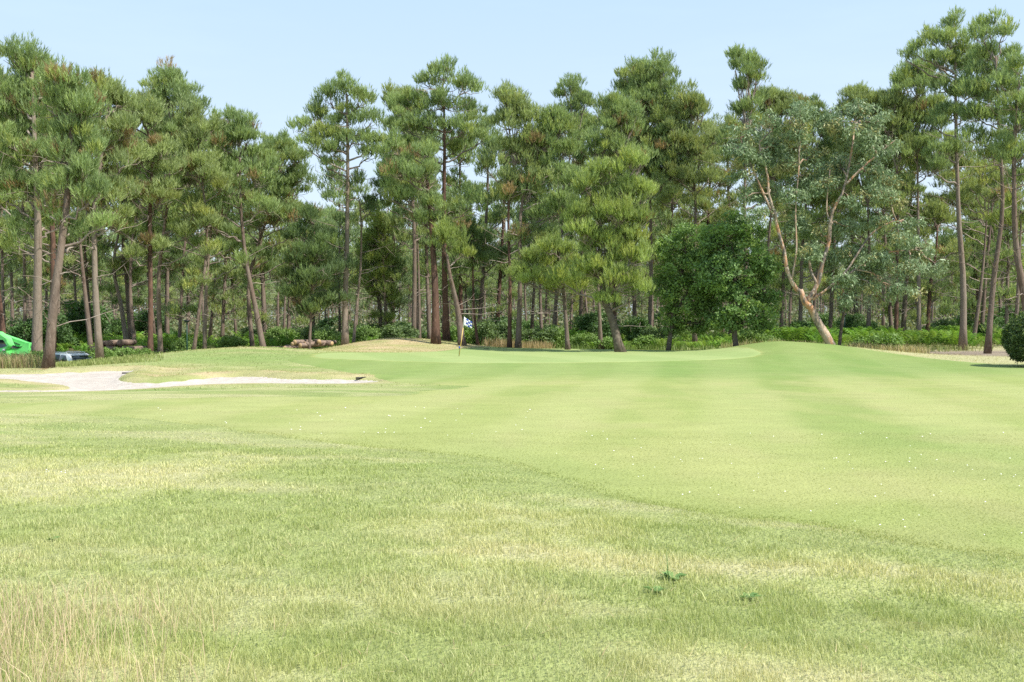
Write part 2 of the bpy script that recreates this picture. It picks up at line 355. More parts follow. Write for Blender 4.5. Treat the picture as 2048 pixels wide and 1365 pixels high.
# ------------------------------------------------------------ ground colours (what the turf is, not how it is lit)
G_LUSH = np.array([.172, .245, .07]); G_MID = np.array([.24, .275, .10]); G_STRAW = np.array([.40, .37, .21]); G_TAN = np.array([.40, .325, .215]); G_WARM = np.array([.31, .325, .135])
def mixc(a, b, t): t = np.asarray(t)[..., None]; return a*(1-t)+b*t
def turf_color(x, y):
    x = np.asarray(x, float); y = np.asarray(y, float)
    u = x*.94-y*.34+.8*fbm(x, y, 3, 2, 2.); v = x*.34+y*.94+1.3*fbm(x, y, 4, 3, 7.)
    p = fbm(u/2.2, v, 1.1, 4, 20.); q = fbm(u/3.5, v*1.0, .55, 3, 33.); r = fbm(x, y, 5, 3, 41.)
    far = ss(24, 42, y)
    c = mixc(G_MID, G_LUSH, ss(.5, .75, r)*.6)
    c = mixc(c, G_WARM, ss(.45, .62, p)*.8)
    c = mixc(c, G_STRAW, np.clip(ss(.48, .74, q)*.45+ss(.5, .78, p)*.35, 0, .8)*(1-.4*far))
    # pale streaks and wheel tracks in the rough on the left
    tr = np.sin((v*.9-u*.05)*3.1+2*fbm(x, y, 4, 2, 3.))
    c = mixc(c, G_LUSH, ss(.55, 1, tr)*.2*ss(8, 13, y)*ss(26, 19, y))
    c = mixc(c, G_STRAW, .35*np.exp(-((y-(15.2-.35*(x+5.3)))/.42)**2)*ss(-8, -6, x)*ss(0.5, -2.5, x))
    c = mixc(c, np.array([.19, .265, .085]), np.clip(gs(x, y, -11, 45.5, 7, 6, 3.2)*.8+gs(x, y, -15, 49, 8, 6, 3)*.4, 0, .8))
    dn = .35+.9*fbm(x, y, 1.6, 3, 5.)
    m = gs(x, y, -7, 60, 6, 6.5, 6)*1.8+gs(x, y, -14, 51, 8, 5, 4)*.9*ss(.42, .6, fbm(x*.5, y*1.6, 1.1, 3, 15.))
    bank = np.exp(-((sand_sd(x, y)+1.1)/1.2)**2)*ss(35.3, 35.9, y)*ss(-15.5, -13, x)*1.1
    bank = np.maximum(bank, .55*np.exp(-((sand_sd(x, y)+.3)/.5)**2))
    drr = ss(16.5, 20.5, x)*ss(40, 45, y)*1.0
    left = ss(-15, -19, x)*ss(36, 40, y)*.4
    c = mixc(c, mixc(np.array([.42, .33, .20]), np.array([.31, .285, .13]), ss(.4, .65, fbm(x*.6, y*1.5, 1.2, 3, 25.))), np.clip((m*.62+bank*1.15)*dn, 0, .9)); c = mixc(c, G_STRAW*.95, np.clip((drr*1.2+left)*dn, 0, .85))
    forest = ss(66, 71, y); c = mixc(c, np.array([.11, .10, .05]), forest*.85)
    road = gs(x, y, -31, 62, 20, 12, 5)
    c = mixc(c, np.array([.30, .25, .17]), np.clip(road*1.3-.3, 0, .8))
    dirt = np.exp(-((x-28)/7.5)**4-((y-58)/6.5)**2)
    c = mixc(c, np.array([.235, .185, .15]), np.clip(dirt*1.5*(.5+.8*fbm(x, y, 2, 3, 8.))-.15, 0, .92))
    dd = np.exp(-(((x+20.3)/.9)**2+((y-43.8)/.7)**2)); c = mixc(c, np.array([.30, .19, .12]), dd*.8)
    return c
def fair_color(x, y):
    x = np.asarray(x, float); y = np.asarray(y, float)
    r = fbm(x, y*.4, 3.2, 4, 61.); q = fbm(x, y*.4, 1.0, 3, 71.)
    c = mixc(np.array([.245, .292, .098]), np.array([.18, .25, .075]), ss(.48, .75, r)*.5)
    c = mixc(c, np.array([.325, .335, .14]), ss(.46, .7, q)*.35+.25*ss(.4, .62, fbm(x, y, 9, 2, 5.)))
    st = np.sin((x-.20*y)*1.75+.8*fbm(x, y, 6, 2)); c = mixc(c, np.array([.325, .35, .15]), ss(-.5, .6, st)*.5*ss(9, 18, y)); c = mixc(c, np.array([.32, .31, .15]), ss(.55, .75, fbm(x, y*.6, 1.1, 3, 91.))*.25)
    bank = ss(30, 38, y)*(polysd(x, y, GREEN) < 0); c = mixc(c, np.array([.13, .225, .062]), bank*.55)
    return c*np.array([.98, .955, .93])
def green_color(x, y):
    st = np.sin((x*.8+y*.25)*1.5); r = fbm(x, y, 3, 3, 81.)
    c = mixc(np.array([.23, .295, .11]), np.array([.27, .325, .13]), ss(-.3, .3, st)*.6+.2*r)
    return c
def mul(c, x, y, s=.16): return c*(1+s*2*(_rng.random(np.shape(x))-.5))[..., None]
def ground_mat(name, fine, mid, bumpd):
    m = bpy.data.materials.new(name); m.use_nodes = True; t = m.node_tree; N = t.nodes; L = t.links; b = N['Principled BSDF']
    b.inputs['Roughness'].default_value = .9; b.inputs['Specular IOR Level'].default_value = .12
    a = N.new('ShaderNodeVertexColor'); a.layer_name = 'tint'; src = a.outputs[0]; co = N.new('ShaderNodeTexCoord')
    for sc_, det, lo, hi, c2, str_ in (fine, mid):
        mpn = N.new('ShaderNodeMapping'); mpn.inputs['Scale'].default_value = str_; L.new(co.outputs['Object'], mpn.inputs[0])
        n = N.new('ShaderNodeTexNoise'); n.inputs['Scale'].default_value = sc_; n.inputs['Detail'].default_value = det; n.inputs['Roughness'].default_value = .7
        L.new(mpn.outputs[0], n.inputs['Vector']); r = N.new('ShaderNodeMapRange'); r.inputs[1].default_value = .3; r.inputs[2].default_value = .7
        r.inputs[3].default_value = lo; r.inputs[4].default_value = hi; L.new(n.outputs['Fac'], r.inputs[0])
        v = N.new('ShaderNodeVectorMath'); v.operation = 'SCALE'; L.new(src, v.inputs[0]); L.new(r.outputs[0], v.inputs['Scale']); src = v.outputs[0]
    L.new(src, b.inputs['Base Color'])
    n = N.new('ShaderNodeTexNoise'); n.inputs['Scale'].default_value = 28; n.inputs['Detail'].default_value = 5; L.new(co.outputs['Object'], n.inputs['Vector'])
    bp = N.new('ShaderNodeBump'); bp.inputs['Distance'].default_value = bumpd; L.new(n.outputs['Fac'], bp.inputs['Height']); L.new(bp.outputs[0], b.inputs['Normal'])
    return m
def fsd(x, y): return polysd(x, y, FAIR)+1.1*(fbm(x, y, 2.4, 4, 4.)-.5)
M_ROUGH = ground_mat('rough_turf', (30, 4, .78, 1.3, 0, (1, .6, 1)), (2.2, 5, .88, 1.15, 0, (.5, 1, 1)), .05)
M_FAIR = ground_mat('fairway_turf', (34, 4, .90, 1.1, 0, (1, .6, 1)), (1.6, 5, .92, 1.09, 0, (.45, 1, 1)), .02)
M_GREEN = ground_mat('putting_turf', (30, 3, .93, 1.07, 0, (1, 1, 1)), (1.2, 3, .95, 1.06, 0, (.6, 1, 1)), .005)
M_SAND = ground_mat('bunker_sand', (9, 5, .72, 1.15, 0, (.5, 1, 1)), (2.4, 4, .88, 1.08, 0, (.5, 1, 1)), .03)

def grid(xs, ys, zf, cf, keep=None):
    X, Y = np.meshgrid(xs, ys); Z = zf(X, Y); C = cf(X, Y).reshape(-1, 3)
    V = np.stack([X, Y, Z], -1).reshape(-1, 3); nx = len(xs); ny = len(ys)
    i = np.arange(ny-1)[:, None]*nx; j = np.arange(nx-1)[None]
    Q = np.stack([i+j, i+j+1, i+nx+j+1, i+nx+j], -1).reshape(-1, 4)
    if keep is not None:
        K = keep(X, Y).ravel(); Q = Q[K[Q].any(1)]
        used = np.unique(Q); rm = np.full(len(V), -1); rm[used] = np.arange(len(used)); V = V[used]; C = C[used]; Q = rm[Q]
    return V, Q, C
def geom(a, b, n): return list(a+(b-a)*(np.linspace(0, 1, n+1)[1:]**2.5))
xs = np.array(sorted(set([-v for v in geom(42, 900, 26)]+list(np.arange(-42, 42.01, .24))+geom(42, 900, 26))))
ys = np.array([-60, -30, -15, -8]+list(np.arange(-4, 3, 1.))+list(np.arange(3, 72, .22))+list(np.arange(72, 110, 1.2))+geom(110, 1500, 26))
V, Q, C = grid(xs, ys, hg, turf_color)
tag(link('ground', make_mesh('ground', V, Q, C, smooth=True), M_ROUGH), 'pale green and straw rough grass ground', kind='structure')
def sheet(name, label, poly, zup, x0, x1, y0, y1, step, cf, m, sdf=None, base=hg, ramp=.16):
    sdf = sdf or (lambda x, y: polysd(x, y, poly)+.14*(fbm(x, y, .6, 2, 4.)-.5))
    zf = lambda x, y: base(x, y)+np.clip(sdf(x, y), -ramp, ramp)*(zup/ramp)
    V, Q, C = grid(np.arange(x0, x1, step), np.arange(y0, y1, step), zf, cf, keep=lambda x, y: sdf(x, y) > -ramp*1.2)
    return tag(link(name, make_mesh(name, V, Q, C, smooth=True), m), label, kind='structure')
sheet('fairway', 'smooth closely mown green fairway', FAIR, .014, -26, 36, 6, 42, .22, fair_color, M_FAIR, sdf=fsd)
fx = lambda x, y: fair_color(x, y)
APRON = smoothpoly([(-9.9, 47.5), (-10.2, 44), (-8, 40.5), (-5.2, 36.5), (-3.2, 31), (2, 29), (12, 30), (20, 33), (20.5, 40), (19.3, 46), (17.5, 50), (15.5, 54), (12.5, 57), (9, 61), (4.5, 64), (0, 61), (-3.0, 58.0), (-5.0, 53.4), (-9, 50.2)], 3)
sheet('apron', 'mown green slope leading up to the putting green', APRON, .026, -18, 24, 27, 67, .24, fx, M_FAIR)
sheet('putting_green', 'pale finely mown putting green', GREEN, .042, -14, 14, 38, 63, .22, green_color, M_GREEN)
sand_c = lambda x, y: mixc(np.array([.42, .37, .325]), np.array([.52, .47, .42]), fbm(x, y, 1.2, 4, 3.))
ssd = lambda x, y: sand_sd(x, y)+.38*(fbm(x, y, .7, 3, 4.)-.44)
Vs, Qs, Cs = grid(np.arange(-24, -3, .16), np.arange(26, 43, .16), lambda x, y: h0(x, y)-.12+.035*(fbm(x, y, .9, 3, 14.)-.5)+.10*ss(.5, -.1, ssd(x, y))-.30*ss(0, -.3, ssd(x, y)), sand_c, keep=lambda x, y: ssd(x, y) > -.5)
tag(link('sand_bunker', make_mesh('sand_bunker', Vs, Qs, Cs, smooth=True), M_SAND), 'pale sand bunker with a grass tongue', kind='structure')

# ------------------------------------------------------------ grass blades
def blades(x, y, z, hgt, wd, col, rng, lean=.35):
    n = len(x); a = rng.random(n)*2*np.pi; side = np.stack([np.cos(a), np.sin(a), np.zeros(n)], 1)*(wd/2)[:, None]
    b = np.stack([x, y, z-.004], 1); ld = rng.normal(size=(n, 2))*lean; tip = b+np.stack([ld[:, 0]*hgt, ld[:, 1]*hgt, hgt], 1)
    mid = b+(tip-b)*.55+np.stack([-ld[:, 0]*hgt*.2, -ld[:, 1]*hgt*.2, hgt*.08], 1)
    V = np.stack([b-side, b+side, mid+side*.75, mid-side*.75, tip], 1).reshape(-1, 3)
    i = np.arange(n)*5; Q = np.stack([i, i+1, i+2, i+3], 1); T = np.stack([i+3, i+2, i+4], 1)
    return V, T, Q, np.repeat(col, 5, 0)
def scatter(rng, dens, y0, y1, margin=2.2):
    ymax = y1; W = .535*ymax+margin; n = int(dens*(y1-y0)*2*W)
    x = (rng.random(n)*2-1)*W; y = y0+(y1-y0)*rng.random(n); k = abs(x) < .535*y+margin; return x[k], y[k]
def join(parts):
    V = []; T = []; Q = []; C = []; n = 0
    for v, t, q, c in parts: V.append(v); T.append(t+n); Q.append(q+n); C.append(c); n += len(v)
    return np.concatenate(V), [np.concatenate(T), np.concatenate(Q)], np.concatenate(C)
rng = np.random.default_rng(3); parts = []
for y0, y1, dn, wd, hh in ((3.4, 6, 10500, .0031, .036), (6, 9, 5000, .0046, .034), (9, 14, 1800, .0075, .028), (14, 24, 420, .012, .022)):
    x, y = scatter(rng, dn, y0, y1); k = (fsd(x, y) < rng.normal(size=len(x))*.5) & (rng.random(len(x)) < np.clip((25-y)/8, 0, 1)); x = x[k]; y = y[k]
    # clumping
    cl = fbm(x, y, .22, 2, 9.); k = rng.random(len(x)) < .5+1.*ss(.3, .7, cl); x = x[k]; y = y[k]; cl = cl[k]
    c = turf_color(x, y); n = len(x); pick = rng.random(n)
    dry = ss(.42, .72, fbm(x, y, .9, 3, 52.)*.55+pick*.45)
    c = mixc(c*1.6, np.array([.69, .65, .42]), dry*.42); c = mixc(c, np.array([.13, .235, .06]), (pick > .9)*.5)
    c = c*(.8+.4*rng.random((n, 1)))
    H_ = hh*(.45+.9*rng.random(n))*(.75+.6*ss(.3, .7, cl))*(.55+.45*ss(-.2, -1.5, fsd(x, y))); H_ = np.where(rng.random(n) > .993, H_*1.9, H_)
    parts.append(blades(x, y, hg(x, y), H_, np.full(n, wd)*(.7+.6*rng.random(n)), c, rng))
n = 90000; y = 30+37*rng.random(n); x = -26+52*rng.random(n)        # longer tufts on the banks and mounds
ap = polysd(x, y, APRON); g = np.maximum(gs(x, y, -7, 60, 6, 6.5, 6), gs(x, y, -14, 51, 8, 5, 5)); k = (ap < 0) & (fsd(x, y) < 0) & (sand_sd(x, y) < -.35) & (rng.random(n) < .35+.65*g+.5*np.exp(-((sand_sd(x, y)+.8)/.8)**2)*(y > 35.6)) & ((y > 35.6) | (sand_sd(x, y) < -1)); x = x[k]; y = y[k]; n = len(x)
c = turf_color(x, y)*(1.1+.45*rng.random((n, 1))); parts.append(blades(x, y, hg(x, y), .03+.05*rng.random(n)*fbm(x, y, 1, 2, 8.)*1.8, np.full(n, .02), c, rng, 1.0))
n = 900; y = 3.6+9*rng.random(n)**1.5; x = (rng.random(n)*2-1)*(.53*y+1); k = fsd(x, y) < 0; x = x[k]; y = y[k]; n = len(x)   # cut straw lying flat
c = mixc(np.array([.62, .52, .30]), np.array([.34, .22, .13]), rng.random(n)**2); parts.append(blades(x, y, hg(x, y)+.03, .014+.012*rng.random(n), np.full(n, .004), c, rng, 5.5))
V, Fc, C = join(parts)
tag(link('rough_grass', make_mesh('rough_grass', V, Fc, C), M_BLADE), 'short straw and green blades of the unmown rough', 'grass', kind='stuff')
parts = []
for y0, y1, dn, wd, hh in ((5.5, 10, 3200, .005, .015), (10, 16, 1100, .008, .014), (16, 34, 240, .013, .012)):
    x, y = scatter(rng, dn, y0, y1); k = (fsd(x, y) > -.2*rng.random(len(x))) & (rng.random(len(x)) < np.clip((33-y)/14, 0, 1)); x = x[k]; y = y[k]; n = len(x)
    c = fair_color(x, y)*(1.12+.25*rng.random((n, 1))); c = mixc(c, np.array([.46, .44, .20]), (rng.random(n) > .88)*.5)
    parts.append(blades(x, y, hg(x, y)+.01, hh*(.5+.9*rng.random(n)), np.full(n, wd), c, rng, 1.1))
V, Fc, C = join(parts)
tag(link('fairway_grass', make_mesh('fairway_grass', V, Fc, C), M_BLADE), 'close mown green blades of the fairway', 'grass', kind='stuff')
def tallgrass(name, label, x, y, hgt, wd, c1, c2, lean=.22, seed=1, zf=hg):
    rng = np.random.default_rng(seed); n = len(x); c = mixc(np.array(c1), np.array(c2), rng.random(n))*(.75+.5*rng.random((n, 1)))
    v, t, q, c = blades(x, y, zf(x, y), hgt*(.35+.5*rng.random(n)+.6*fbm(x, y, .9, 2, 2.)*rng.random(n)**.5), np.full(n, wd), c, rng, lean)
    return tag(link(name, make_mesh(name, v, [t, q], c), M_BLADE), label, 'grass', kind='stuff')
# tall dry stalks, bottom left, and clumps along the wood's edge
n = 6500; x = -3.6+4.4*rng.random(n)**1.3; y = 3.3+2.6*rng.random(n)**1.4; k = rng.random(n) < ss(-1.1, -2.3, x+.3*(y-4.5))*.95+.02; x = x[k]; y = y[k]
tallgrass('dry_stalks', 'tall dry straw stalks in the bottom left corner', x, y, .24*ss(.4, -2.2, x+.5*(y-4.3))+.07, .0034, (.62, .46, .33), (.60, .53, .33), .3, 5)
def clump_pts(cx, cy, rx, ry, n, seed):
    r = np.random.default_rng(seed); a = r.random(n)*2*np.pi; q = np.sqrt(r.random(n)); return cx+rx*q*np.cos(a), cy+ry*q*np.sin(a)
def band(px0, px1, d0, d1, n, seed):
    r = np.random.default_rng(seed); d = d0+(d1-d0)*r.random(n); px = px0+(px1-px0)*r.random(n); x = WX(px, d); k = r.random(n) < .35+1.1*ss(.35, .65, fbm(x, d, .8, 3, seed)); k &= (px > px0+(px1-px0)*.12*r.random(n)) & (px < px1-(px1-px0)*.25*r.random(n)**2); return x[k], d[k]
x, y = band(-180, 84, 44.5, 50, 7500, 11); tallgrass('tall_grass', 'tall seeding reddish grass below the green machine', x, y, .72, .028, (.40, .28, .19), (.28, .34, .12), .25, 6)
x, y = band(84, 330, 44.8, 48.5, 4500, 12); tallgrass('tall_grass', 'tall green weeds in front of the silver car', x, y, .19, .03, (.25, .33, .10), (.33, .34, .14), .3, 7)
x, y = band(960, 1110, 61, 64, 1500, 13); tallgrass('tall_grass', 'dry tan grass tuft behind the putting green', x, y, .62, .03, (.42, .31, .18), (.34, .27, .14), .25, 8)
x, y = band(1440, 1700, 57, 63, 4200, 14); tallgrass('tall_grass', 'straw grass behind the right hand mound', x, y, .62, .03, (.55, .45, .27), (.22, .30, .09), .25, 9)
x, y = band(1690, 1860, 53, 62, 3600, 15); tallgrass('tall_grass', 'pale dry grass beside the bare dirt on the right', x, y, .48, .03, (.52, .42, .25), (.30, .30, .13), .3, 10)
x, y = band(1440, 1990, 62, 70, 3800, 16); tallgrass('tall_grass', 'thin green grass in front of the bracken on the right', x, y, .5, .035, (.20, .29, .08), (.4, .38, .18), .3, 17)
x, y = band(330, 700, 63, 70, 3800, 18); tallgrass('tall_grass', 'green weeds behind the left hand mound', x, y, .6, .035, (.16, .25, .06), (.22, .3, .09), .3, 18)
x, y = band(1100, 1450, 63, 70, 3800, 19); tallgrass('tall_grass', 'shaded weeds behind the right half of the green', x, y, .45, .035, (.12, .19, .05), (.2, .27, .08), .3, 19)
# daisies
r2 = np.random.default_rng(21); px = np.concatenate([r2.uniform(1100, 2048, 110), r2.uniform(300, 1100, 45), r2.uniform(80, 130, 6)]); py = np.concatenate([860+250*r2.random(110)**1.2, r2.uniform(815, 870, 45), r2.uniform(946, 954, 6)])
d = EYE*F/(py-HY); x = WX(px, d); k = (polysd(x, d, FAIR) > .3) | (px < 140); x = x[k]; d = d[k]
mb = MB()
for X_, D_ in zip(x, d):
    z = hs(X_, D_); r_ = r2.uniform(.004, .008)*max(1, D_/11); a = np.arange(6)/6*2*np.pi
    for s_ in range(1): mb.add(np.concatenate([np.stack([X_+r_*np.cos(a), D_+r_*np.sin(a), np.full(6, z+.033)+.3*r_*np.sin(a)], 1), [[X_, D_, z+.036]]]), [[i, (i+1) % 6, 6] for i in range(6)])
o = mb.build('daisies', mat('daisy_petals', (.85, .85, .82), .6)); tag(o, 'tiny white daisies scattered over the fairway', 'flowers', kind='stuff')
# broadleaf weeds
M_WEED = mat('weed_leaves', (.17, .29, .09), .5, trans=.3, noise=[(9, 2, (.2, .32, .1), .4, .6)])
for i, (px, py, sz, lab) in enumerate([(1345, 1166, .12, 'dark green broadleaf weed with one upright stalk in the rough'), (1312, 1190, .08, 'small flat dark weed just below the stalked weed'),
        (1496, 1204, .09, 'dark broadleaf weed furthest right in the foreground rough'), (98, 1087, .07, 'small green weed low at the left edge of the rough')]):
    d = EYE*F/(py-HY); X_ = WX(px, d); root = empty('weed', (X_, d, hs(X_, d)), lab, 'weed', 'broadleaf weeds in the rough'); rr = np.random.default_rng(i+50)
    mb = MB()
    for q in range(11):
        a = rr.random()*6.28; l = sz*(.5+.6*rr.random()); c_, s_ = math.cos(a), math.sin(a); w_ = l*.22; up = l*(.1+.3*rr.random())
        mb.add([(0, 0, .01), (c_*l*.5-s_*w_, s_*l*.5+c_*w_, up+.015), (c_*l, s_*l, up*.7+.02), (c_*l*.5+s_*w_, s_*l*.5-c_*w_, up+.01)], None, [[0, 1, 2, 3]])
    mb.build('leaves', M_WEED, root)
    if i == 0: MB().tube([(-.02, 0, 0), (-.03, 0, .1), (-.035, 0, .19)], [.004, .003, .002], 4).build('stalk', M_WEED, root)
